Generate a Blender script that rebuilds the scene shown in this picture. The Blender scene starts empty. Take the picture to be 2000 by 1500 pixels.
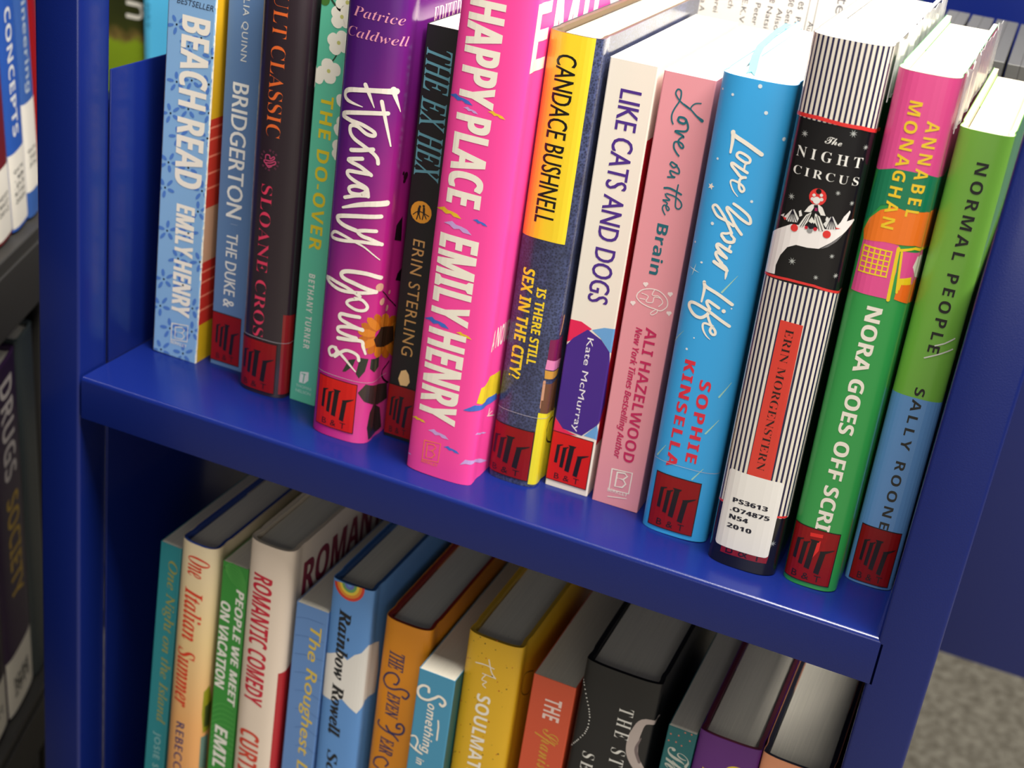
import bpy, bmesh, math, random
from mathutils import Vector, Matrix
from mathutils.geometry import tessellate_polygon
random.seed(7)
scn = bpy.context.scene
COL = scn.collection
MM = .001
# ------------------------------------------------------------------ camera, world, lights, exposure
cam = bpy.data.cameras.new('camera'); cam_ob = bpy.data.objects.new('camera', cam); COL.objects.link(cam_ob)
cam_ob.location = (.422880, -.553686, .344398); cam_ob.rotation_euler = (1.125183, -.128343, .395395)
cam.sensor_width = 36; cam.sensor_fit = 'HORIZONTAL'; cam.lens = 50.8592; cam.clip_start = .02
cam.dof.use_dof = True; cam.dof.focus_distance = .628; cam.dof.aperture_fstop = 11
scn.camera = cam_ob
world = bpy.data.worlds.new('world'); scn.world = world; world.use_nodes = True
bgn = world.node_tree.nodes['Background']; bgn.inputs[0].default_value = (1, .96, .9, 1); bgn.inputs[1].default_value = .15
def area(name, loc, aim, sx, sy, power, col):
    l = bpy.data.lights.new(name, 'AREA'); l.shape = 'RECTANGLE'; l.size = sx; l.size_y = sy; l.energy = power; l.color = col
    o = bpy.data.objects.new(name, l); COL.objects.link(o); o.location = loc
    o.rotation_euler = (Vector(aim)-Vector(loc)).to_track_quat('-Z', 'Y').to_euler()
    return o
area('overhead_light', (.68, -.16, 1.3), (.68, -.159, 0), .9, .5, 70, (1, .95, .87))
area('overhead_light', (1.3, 1.3, 1.75), (1.3, 1.301, 0), 1.2, .6, 40, (1, .95, .87))  # added unseen lamp that brightens the carpet beyond the cart
area('front_fill_light', (1.1, -3.2, .55), (.2, 0, .0), 2.4, 1.4, 30, (1, .95, .89))  # unseen low front fill added to light the spines; no window stands here
vs = scn.view_settings
vs.view_transform = 'Standard'; vs.look = 'None'; vs.gamma = 1; vs.use_curve_mapping = False; vs.exposure = 0
# ------------------------------------------------------------------ materials
def lin(c):
    return tuple(((v/255)/12.92 if v/255 <= .04045 else ((v/255+.055)/1.055)**2.4)*.92 for v in c)+(1,)
MATS = {}
def mat(col, rough=.45, key='', coat=0, grain=0, gscale=60, metal=0):
    k = (tuple(col), rough, key, coat, grain, gscale)
    if k in MATS: return MATS[k]
    m = bpy.data.materials.new('paint'); m.use_nodes = True; nt = m.node_tree; b = nt.nodes['Principled BSDF']
    c = lin(col)
    b.inputs['Base Color'].default_value = c; b.inputs['Roughness'].default_value = rough
    b.inputs['Metallic'].default_value = metal
    if coat: b.inputs['Coat Weight'].default_value = coat; b.inputs['Coat Roughness'].default_value = .15
    if grain:
        tc = nt.nodes.new('ShaderNodeTexCoord'); n = nt.nodes.new('ShaderNodeTexNoise'); n.inputs['Scale'].default_value = gscale; n.inputs['Detail'].default_value = 4
        mx = nt.nodes.new('ShaderNodeMix'); mx.data_type = 'RGBA'
        mx.inputs['A'].default_value = tuple(v*(1-grain) for v in c[:3])+(1,); mx.inputs['B'].default_value = tuple(min(1, v*(1+grain*.6)) for v in c[:3])+(1,)
        nt.links.new(tc.outputs['Object'], n.inputs['Vector']); nt.links.new(n.outputs['Fac'], mx.inputs['Factor']); nt.links.new(mx.outputs['Result'], b.inputs['Base Color'])
    MATS[k] = m
    return m
def ramp_mat(key, axis, stops, rough, coat=0, noise=0):
    """printed colour gradient along a local axis (metres)"""
    if key in MATS: return MATS[key]
    m = bpy.data.materials.new('printed_gradient'); m.use_nodes = True; nt = m.node_tree; b = nt.nodes['Principled BSDF']
    b.inputs['Roughness'].default_value = rough
    if coat: b.inputs['Coat Weight'].default_value = coat; b.inputs['Coat Roughness'].default_value = .15
    tc = nt.nodes.new('ShaderNodeTexCoord'); dt = nt.nodes.new('ShaderNodeVectorMath'); dt.operation = 'DOT_PRODUCT'
    lo, hi = stops[0][0], stops[-1][0]
    dt.inputs[1].default_value = tuple(v/(hi-lo) for v in axis)
    nt.links.new(tc.outputs['Object'], dt.inputs[0])
    ad = nt.nodes.new('ShaderNodeMath'); ad.operation = 'ADD'; ad.inputs[1].default_value = -lo/(hi-lo)
    nt.links.new(dt.outputs['Value'], ad.inputs[0]); src = ad.outputs[0]
    if noise:
        n = nt.nodes.new('ShaderNodeTexNoise'); n.inputs['Scale'].default_value = 35; n.inputs['Detail'].default_value = 3
        nt.links.new(tc.outputs['Object'], n.inputs['Vector'])
        ma = nt.nodes.new('ShaderNodeMath'); ma.operation = 'MULTIPLY_ADD'; ma.inputs[1].default_value = noise; nt.links.new(n.outputs['Fac'], ma.inputs[0]); nt.links.new(src, ma.inputs[2])
        sb = nt.nodes.new('ShaderNodeMath'); sb.operation = 'SUBTRACT'; sb.inputs[1].default_value = noise/2; nt.links.new(ma.outputs[0], sb.inputs[0]); src = sb.outputs[0]
    cr = nt.nodes.new('ShaderNodeValToRGB'); e = cr.color_ramp.elements
    while len(e) < len(stops): e.new(.5)
    for k, (p, c) in enumerate(stops): e[k].position = (p-lo)/(hi-lo); e[k].color = lin(c)
    nt.links.new(src, cr.inputs[0]); nt.links.new(cr.outputs['Color'], b.inputs['Base Color'])
    MATS[key] = m
    return m
def weave_mat():
    """navy jacket printed with a fine woven mesh"""
    m = bpy.data.materials.new('woven_print'); m.use_nodes = True; nt = m.node_tree; b = nt.nodes['Principled BSDF']; b.inputs['Roughness'].default_value = .3
    b.inputs['Coat Weight'].default_value = .5; b.inputs['Coat Roughness'].default_value = .15
    tc = nt.nodes.new('ShaderNodeTexCoord'); v = nt.nodes.new('ShaderNodeTexVoronoi'); v.inputs['Scale'].default_value = 900
    nt.links.new(tc.outputs['Object'], v.inputs['Vector'])
    n = nt.nodes.new('ShaderNodeTexNoise'); n.inputs['Scale'].default_value = 60; nt.links.new(tc.outputs['Object'], n.inputs['Vector'])
    mu = nt.nodes.new('ShaderNodeMath'); mu.operation = 'MULTIPLY'; nt.links.new(v.outputs['Distance'], mu.inputs[0]); nt.links.new(n.outputs['Fac'], mu.inputs[1])
    cr = nt.nodes.new('ShaderNodeValToRGB'); cr.color_ramp.elements[0].color = lin((26, 28, 44)); cr.color_ramp.elements[1].color = lin((78, 88, 130)); cr.color_ramp.elements[1].position = .55
    nt.links.new(mu.outputs[0], cr.inputs[0]); nt.links.new(cr.outputs['Color'], b.inputs['Base Color'])
    return m
def page_mat(col):
    k = ('page', col)
    if k in MATS: return MATS[k]
    m = bpy.data.materials.new('paper_edges'); m.use_nodes = True; nt = m.node_tree; b = nt.nodes['Principled BSDF']; b.inputs['Roughness'].default_value = .85
    tc = nt.nodes.new('ShaderNodeTexCoord'); mp = nt.nodes.new('ShaderNodeMapping'); mp.inputs['Scale'].default_value = (2600, 25, 25)
    n = nt.nodes.new('ShaderNodeTexNoise'); n.inputs['Scale'].default_value = 1; n.inputs['Detail'].default_value = 2
    nt.links.new(tc.outputs['Object'], mp.inputs[0]); nt.links.new(mp.outputs[0], n.inputs['Vector'])
    mx = nt.nodes.new('ShaderNodeMix'); mx.data_type = 'RGBA'; c = lin(col)
    mx.inputs['A'].default_value = tuple(v*.72 for v in c[:3])+(1,); mx.inputs['B'].default_value = c
    nt.links.new(n.outputs['Fac'], mx.inputs['Factor']); nt.links.new(mx.outputs['Result'], b.inputs['Base Color'])
    MATS[k] = m
    return m
def blue_steel():
    m = bpy.data.materials.new('blue_enamel'); m.use_nodes = True; nt = m.node_tree; b = nt.nodes['Principled BSDF']
    b.inputs['Base Color'].default_value = (.0038, .0115, .112, 1); b.inputs['Roughness'].default_value = .28
    b.inputs['Specular IOR Level'].default_value = .35; b.inputs['Coat Weight'].default_value = .35; b.inputs['Coat Roughness'].default_value = .16
    tc = nt.nodes.new('ShaderNodeTexCoord'); n = nt.nodes.new('ShaderNodeTexNoise'); n.inputs['Scale'].default_value = 1400; n.inputs['Detail'].default_value = 2
    bp = nt.nodes.new('ShaderNodeBump'); bp.inputs['Strength'].default_value = .12; bp.inputs['Distance'].default_value = .0004
    nt.links.new(tc.outputs['Object'], n.inputs['Vector']); nt.links.new(n.outputs['Fac'], bp.inputs['Height']); nt.links.new(bp.outputs['Normal'], b.inputs['Normal'])
    return m
def film_red(bright):
    """red translucent sticker film"""
    m = bpy.data.materials.new('red_film'); m.use_nodes = True; nt = m.node_tree; b = nt.nodes['Principled BSDF']
    b.inputs['Base Color'].default_value = lin((236, 34, 28) if bright else (165, 20, 24)); b.inputs['Roughness'].default_value = .35
    tr = nt.nodes.new('ShaderNodeBsdfTransparent'); tr.inputs[0].default_value = (.85, .03, .03, 1)
    mx = nt.nodes.new('ShaderNodeMixShader'); mx.inputs[0].default_value = .25
    out = nt.nodes['Material Output']; nt.links.new(b.outputs[0], mx.inputs[1]); nt.links.new(tr.outputs[0], mx.inputs[2]); nt.links.new(mx.outputs[0], out.inputs[0])
    return m
def clear_film():
    m = bpy.data.materials.new('clear_film'); m.use_nodes = True; nt = m.node_tree; b = nt.nodes['Principled BSDF']
    b.inputs['Base Color'].default_value = (.8, .8, .78, 1); b.inputs['Roughness'].default_value = .15
    tr = nt.nodes.new('ShaderNodeBsdfTransparent'); mx = nt.nodes.new('ShaderNodeMixShader'); mx.inputs[0].default_value = .55
    out = nt.nodes['Material Output']; nt.links.new(b.outputs[0], mx.inputs[1]); nt.links.new(tr.outputs[0], mx.inputs[2]); nt.links.new(mx.outputs[0], out.inputs[0])
    return m
def carpet_mat():
    m = bpy.data.materials.new('carpet'); m.use_nodes = True; nt = m.node_tree; b = nt.nodes['Principled BSDF']; b.inputs['Roughness'].default_value = .95
    tc = nt.nodes.new('ShaderNodeTexCoord'); n = nt.nodes.new('ShaderNodeTexNoise'); n.inputs['Scale'].default_value = 95; n.inputs['Detail'].default_value = 6
    n2 = nt.nodes.new('ShaderNodeTexNoise'); n2.inputs['Scale'].default_value = 400
    for q in (n, n2): nt.links.new(tc.outputs['Object'], q.inputs['Vector'])
    cr = nt.nodes.new('ShaderNodeValToRGB'); cr.color_ramp.elements[0].position = .35; cr.color_ramp.elements[1].position = .68
    cr.color_ramp.elements[0].color = (.2, .18, .14, 1); cr.color_ramp.elements[1].color = (.42, .39, .32, 1)
    nt.links.new(n.outputs['Fac'], cr.inputs[0]); nt.links.new(cr.outputs['Color'], b.inputs['Base Color'])
    bp = nt.nodes.new('ShaderNodeBump'); bp.inputs['Distance'].default_value = .004; nt.links.new(n2.outputs['Fac'], bp.inputs['Height']); nt.links.new(bp.outputs['Normal'], b.inputs['Normal'])
    return m
BLUE = blue_steel()
RED_DARK, RED_BRIGHT = film_red(0), film_red(1)
CLEAR = clear_film()
# ------------------------------------------------------------------ mesh helpers
def link(name, me, parent=None):
    o = bpy.data.objects.new(name, me); COL.objects.link(o)
    if parent is not None: o.parent = parent
    return o
def obj(name, bm, m, parent=None, smooth=False):
    me = bpy.data.meshes.new(name); bmesh.ops.recalc_face_normals(bm, faces=bm.faces[:]); bm.to_mesh(me); bm.free()
    for q in (m if isinstance(m, (list, tuple)) else [m]): me.materials.append(q)
    if smooth:
        for p in me.polygons: p.use_smooth = True
        me.set_sharp_from_angle(angle=math.radians(35))
    return link(name, me, parent)
def empty(name, loc, label=None, cat=None, group=None, rot=(0, 0, 0)):
    o = bpy.data.objects.new(name, None); COL.objects.link(o); o.location = loc; o.rotation_euler = rot; o.empty_display_size = .05
    if label: o['label'] = label
    if cat: o['category'] = cat
    if group: o['group'] = group
    return o
def box(bm, x0, y0, z0, x1, y1, z1, bev=0, seg=2):
    r = bmesh.ops.create_cube(bm, size=1); vs_ = r['verts']
    bmesh.ops.scale(bm, vec=(x1-x0, y1-y0, z1-z0), verts=vs_); bmesh.ops.translate(bm, vec=((x0+x1)/2, (y0+y1)/2, (z0+z1)/2), verts=vs_)
    if bev:
        es = list({e for v in vs_ for e in v.link_edges})
        bmesh.ops.bevel(bm, geom=es, offset=bev, segments=seg, affect='EDGES', profile=.5)
    return bm
def prism(bm, pts, z0, z1):
    """extrude a closed plan outline"""
    a = [bm.verts.new((x, y, z0)) for x, y in pts]; b = [bm.verts.new((x, y, z1)) for x, y in pts]; n = len(pts)
    for i in range(n): bm.faces.new((a[i], a[(i+1) % n], b[(i+1) % n], b[i]))
    for f in (bm.faces.new(a), bm.faces.new(b)): bmesh.ops.triangulate(bm, faces=[f])
    return bm
# ------------------------------------------------------------------ lettering
def styled(s, f):
    base = {'S': (0x1D400, 0x1D41A), 'Si': (0x1D434, 0x1D44E), 'Sbi': (0x1D468, 0x1D482), 'sc': (0x1D4D0, 0x1D4EA), 'b': (0x1D5D4, 0x1D5EE), 'bi': (0x1D5D4, 0x1D5EE)}.get(f)
    if not base: return s
    dig = {'S': 0x1D7CE, 'b': 0x1D7EC, 'bi': 0x1D7EC}.get(f)
    r = ''
    for ch in s:
        if 'A' <= ch <= 'Z': r += chr(base[0]+ord(ch)-65)
        elif 'a' <= ch <= 'z': r += '\u210e' if (f == 'Si' and ch == 'h') else chr(base[1]+ord(ch)-97)
        elif '0' <= ch <= '9' and dig: r += chr(dig+ord(ch)-48)
        else: r += ch
    return r
TEXTS = {}
def want(s, f, off, tr):
    k = (s, f, off, tr)
    if k in TEXTS: return k
    c = bpy.data.curves.new('lettering', 'FONT'); c.body = styled(s, f); c.size = 1; c.resolution_u = 3; c.offset = min(0, off); c.space_character = tr; c.shear = .2 if f in ('i', 'bi') else 0; c.fill_mode = 'FRONT'
    o = bpy.data.objects.new('lettering', c); COL.objects.link(o); TEXTS[k] = o
    return k
def solve_texts():
    dg = bpy.context.evaluated_depsgraph_get(); dg.update()
    for k, o in list(TEXTS.items()):
        me = bpy.data.meshes.new_from_object(o.evaluated_get(dg))
        v = [(p.co.x, p.co.y) for p in me.vertices]; f = [tuple(p.vertices) for p in me.polygons]
        xs = [p[0] for p in v] or [0, 1]; ys = [p[1] for p in v] or [0, 1]
        x0, x1, y0, y1 = min(xs), max(xs), min(ys), max(ys)
        TEXTS[k] = ([((x-x0)/max(1e-6, x1-x0), (y-y0)/max(1e-6, y1-y0)) for x, y in v], f, (y1-y0)/max(1e-6, x1-x0))
        c = o.data; bpy.data.objects.remove(o); bpy.data.curves.remove(c); bpy.data.meshes.remove(me)
# ------------------------------------------------------------------ books
def prof(kind, w, d, b):
    """plan outline of a book cover, left fore-edge -> spine -> right fore-edge (mm), with the arc length s (0 at the left corner)"""
    if kind == 'pb':
        r = .6
        pts = [(0, d), (0, r), (.18, .18), (r, 0), (w*.33, -b), (w*.67, -b), (w-r, 0), (w-.18, .18), (w, r), (w, d*.5), (w, d)]
        k0 = 1; k1 = 8
    else:
        r = 1.6
        pts = [(0, d), (0, r+11), (.4, r+8), (.4, r+5.5), (0, r+3)]
        k0 = 5
        N = 16
        for i in range(N+1):
            u = -math.cos(math.pi*i/N)
            u = math.copysign(abs(u)**.8, u)
            pts.append((w*(u+1)/2, r-(b+r)*math.sqrt(max(0., 1-abs(u)**3))))
        k1 = k0+N
        pts += [(w, r+3), (w-.4, r+5.5), (w-.4, r+8), (w, r+11), (w, d*.5), (w, d)]
    s = [0.]
    for i in range(1, len(pts)):
        s.append(s[-1]+math.hypot(pts[i][0]-pts[i-1][0], pts[i][1]-pts[i-1][1]))
    o = s[k0]
    return pts, [q-o for q in s], k0, k1

def offset_in(pts, t):
    n = len(pts); r = []
    for i in range(n):
        a = pts[max(0, i-1)]; b = pts[min(n-1, i+1)]; dx, dy = b[0]-a[0], b[1]-a[1]; l = math.hypot(dx, dy) or 1
        r.append((pts[i][0]-dy/l*t, pts[i][1]+dx/l*t))
    return r
def shell(outer, inner, z0, z1, wave=None):
    bm = bmesh.new(); n = len(outer)
    def zt(i): return z1+(wave(i) if wave else 0)
    R = [[bm.verts.new((p[i][0]*MM, p[i][1]*MM, z*MM)) for i in range(n)] for p, z in ((outer, z0), (inner, z0))]
    Rt = [[bm.verts.new((p[i][0]*MM, p[i][1]*MM, zt(i)*MM)) for i in range(n)] for p in (outer, inner)]
    for i in range(n-1):
        bm.faces.new((R[0][i], R[0][i+1], Rt[0][i+1], Rt[0][i])); bm.faces.new((R[1][i], Rt[1][i], Rt[1][i+1], R[1][i+1]))
        bm.faces.new((Rt[0][i], Rt[0][i+1], Rt[1][i+1], Rt[1][i])); bm.faces.new((R[0][i], R[1][i], R[1][i+1], R[0][i+1]))
    for i in (0, n-1): bm.faces.new((R[0][i], Rt[0][i], Rt[1][i], R[1][i]))
    return bm
def smoothline(q, lin_):
    P = [(q[i], q[i+1], q[i+2]) for i in range(0, len(q), 3)]
    if lin_ or len(P) < 3: return P
    out = []
    for i in range(len(P)-1):
        a, b, c, d = P[max(0, i-1)], P[i], P[i+1], P[min(len(P)-1, i+2)]
        for k in range(6):
            t = k/6
            out.append(tuple(.5*(2*b[j]+(c[j]-a[j])*t+(2*a[j]-5*b[j]+4*c[j]-d[j])*t*t+(3*b[j]-a[j]-3*c[j]+d[j])*t**3) for j in range(3)))
    out.append(P[-1]); return out
class Print:
    """flat print in spine coordinates (s, z, layer), one bmesh per part"""
    def __init__(self): self.parts = {}
    def get(self, part, m):
        p = self.parts.setdefault(part, [bmesh.new(), []])
        if m not in p[1]: p[1].append(m)
        return p[0], p[1].index(m)
    def lift(self, L):
        self.n = (getattr(self, 'n', 0)+1) % 20
        return L+self.n*.04
    def poly(self, part, m, L, pts):
        bm, k = self.get(part, m); L = self.lift(L)
        vs_ = [bm.verts.new((s, z, L)) for s, z in pts]
        tr = [tuple(range(len(pts)))] if len(pts) <= 4 else tessellate_polygon([[Vector((s, z, 0)) for s, z in pts]])
        for f in tr:
            try: bm.faces.new([vs_[i] for i in f]).material_index = k
            except ValueError: pass
    def tri(self, part, m, L, v, faces):
        bm, k = self.get(part, m); L = self.lift(L)
        vs_ = [bm.verts.new((s, z, L)) for s, z in v]
        for f in faces:
            try: bm.faces.new([vs_[i] for i in f]).material_index = k
            except ValueError: pass
    def disc(self, part, m, L, s, z, r, n=12):
        if r > 0: self.tri(part, m, L, [(s+r*math.cos(k*2*math.pi/n), z+r*math.sin(k*2*math.pi/n)) for k in range(n)], [tuple(range(n))])
    def stroke(self, part, m, L, q, lin_):
        P = smoothline(q, lin_); n = len(P); Lp, Rp = [], []
        for i in range(n):
            a, b = P[max(0, i-1)], P[min(n-1, i+1)]; dx, dz = b[0]-a[0], b[1]-a[1]; l = math.hypot(dx, dz) or 1; h = P[i][2]/2
            Lp.append((P[i][0]-dz/l*h, P[i][1]+dx/l*h)); Rp.append((P[i][0]+dz/l*h, P[i][1]-dx/l*h))
        for i in range(n-1): self.poly(part, m, L, [Lp[i], Lp[i+1], Rp[i+1], Rp[i]])
        for p in ((P[0], P[-1]) if not lin_ else P): self.disc(part, m, L, p[0], p[1], p[2]/2, 10)
    def text(self, part, m, L, key, s0, z1, s1, z0, o):
        v, f, asp = TEXTS[key]
        if o == 'r': w = [(s0+b*(s1-s0), z1-a*(z1-z0)) for a, b in v]
        else:
            if z1-z0 < .12*(s1-s0): h = asp*(s1-s0); zc = (z0+z1)/2; z0 = zc-h/2; z1 = zc+h/2
            w = [(s0+a*(s1-s0), z0+b*(z1-z0)) for a, b in v]
        fat = max(0, key[2])*10
        for d in ((-fat, -fat/2, 0, fat/2, fat) if fat > .2 else (-fat, 0, fat) if fat else (0,)):
            self.tri(part, m, L, [(a, b+d) for a, b in w] if o == 'r' else [(a+d, b) for a, b in w], f)
    def build(self, root, pts, ss):
        def place(s, L):
            i = 0
            while i < len(ss)-2 and s > ss[i+1]: i += 1
            a, b = pts[i], pts[i+1]; d = ss[i+1]-ss[i]; t = (s-ss[i])/d
            nx, ny = (b[1]-a[1])/d, -(b[0]-a[0])/d; e = .03+.025*L
            return a[0]+(b[0]-a[0])*t+nx*e, a[1]+(b[1]-a[1])*t+ny*e
        for part, (bm, ms) in self.parts.items():
            if not bm.verts: bm.free(); continue
            lo = min(v.co.x for v in bm.verts); hi = max(v.co.x for v in bm.verts)
            for k in ss:
                if lo+.02 < k < hi-.02: bmesh.ops.bisect_plane(bm, geom=bm.verts[:]+bm.edges[:]+bm.faces[:], plane_co=(k, 0, 0), plane_no=(1, 0, 0), dist=1e-4)
            for v in bm.verts:
                s, z, L = v.co; x, y = place(s, L); v.co = (x*MM, y*MM, z*MM)
            me = bpy.data.meshes.new(part); bm.to_mesh(me); bm.free()
            for q in ms: me.materials.append(q)
            link(part, me, root)
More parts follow.
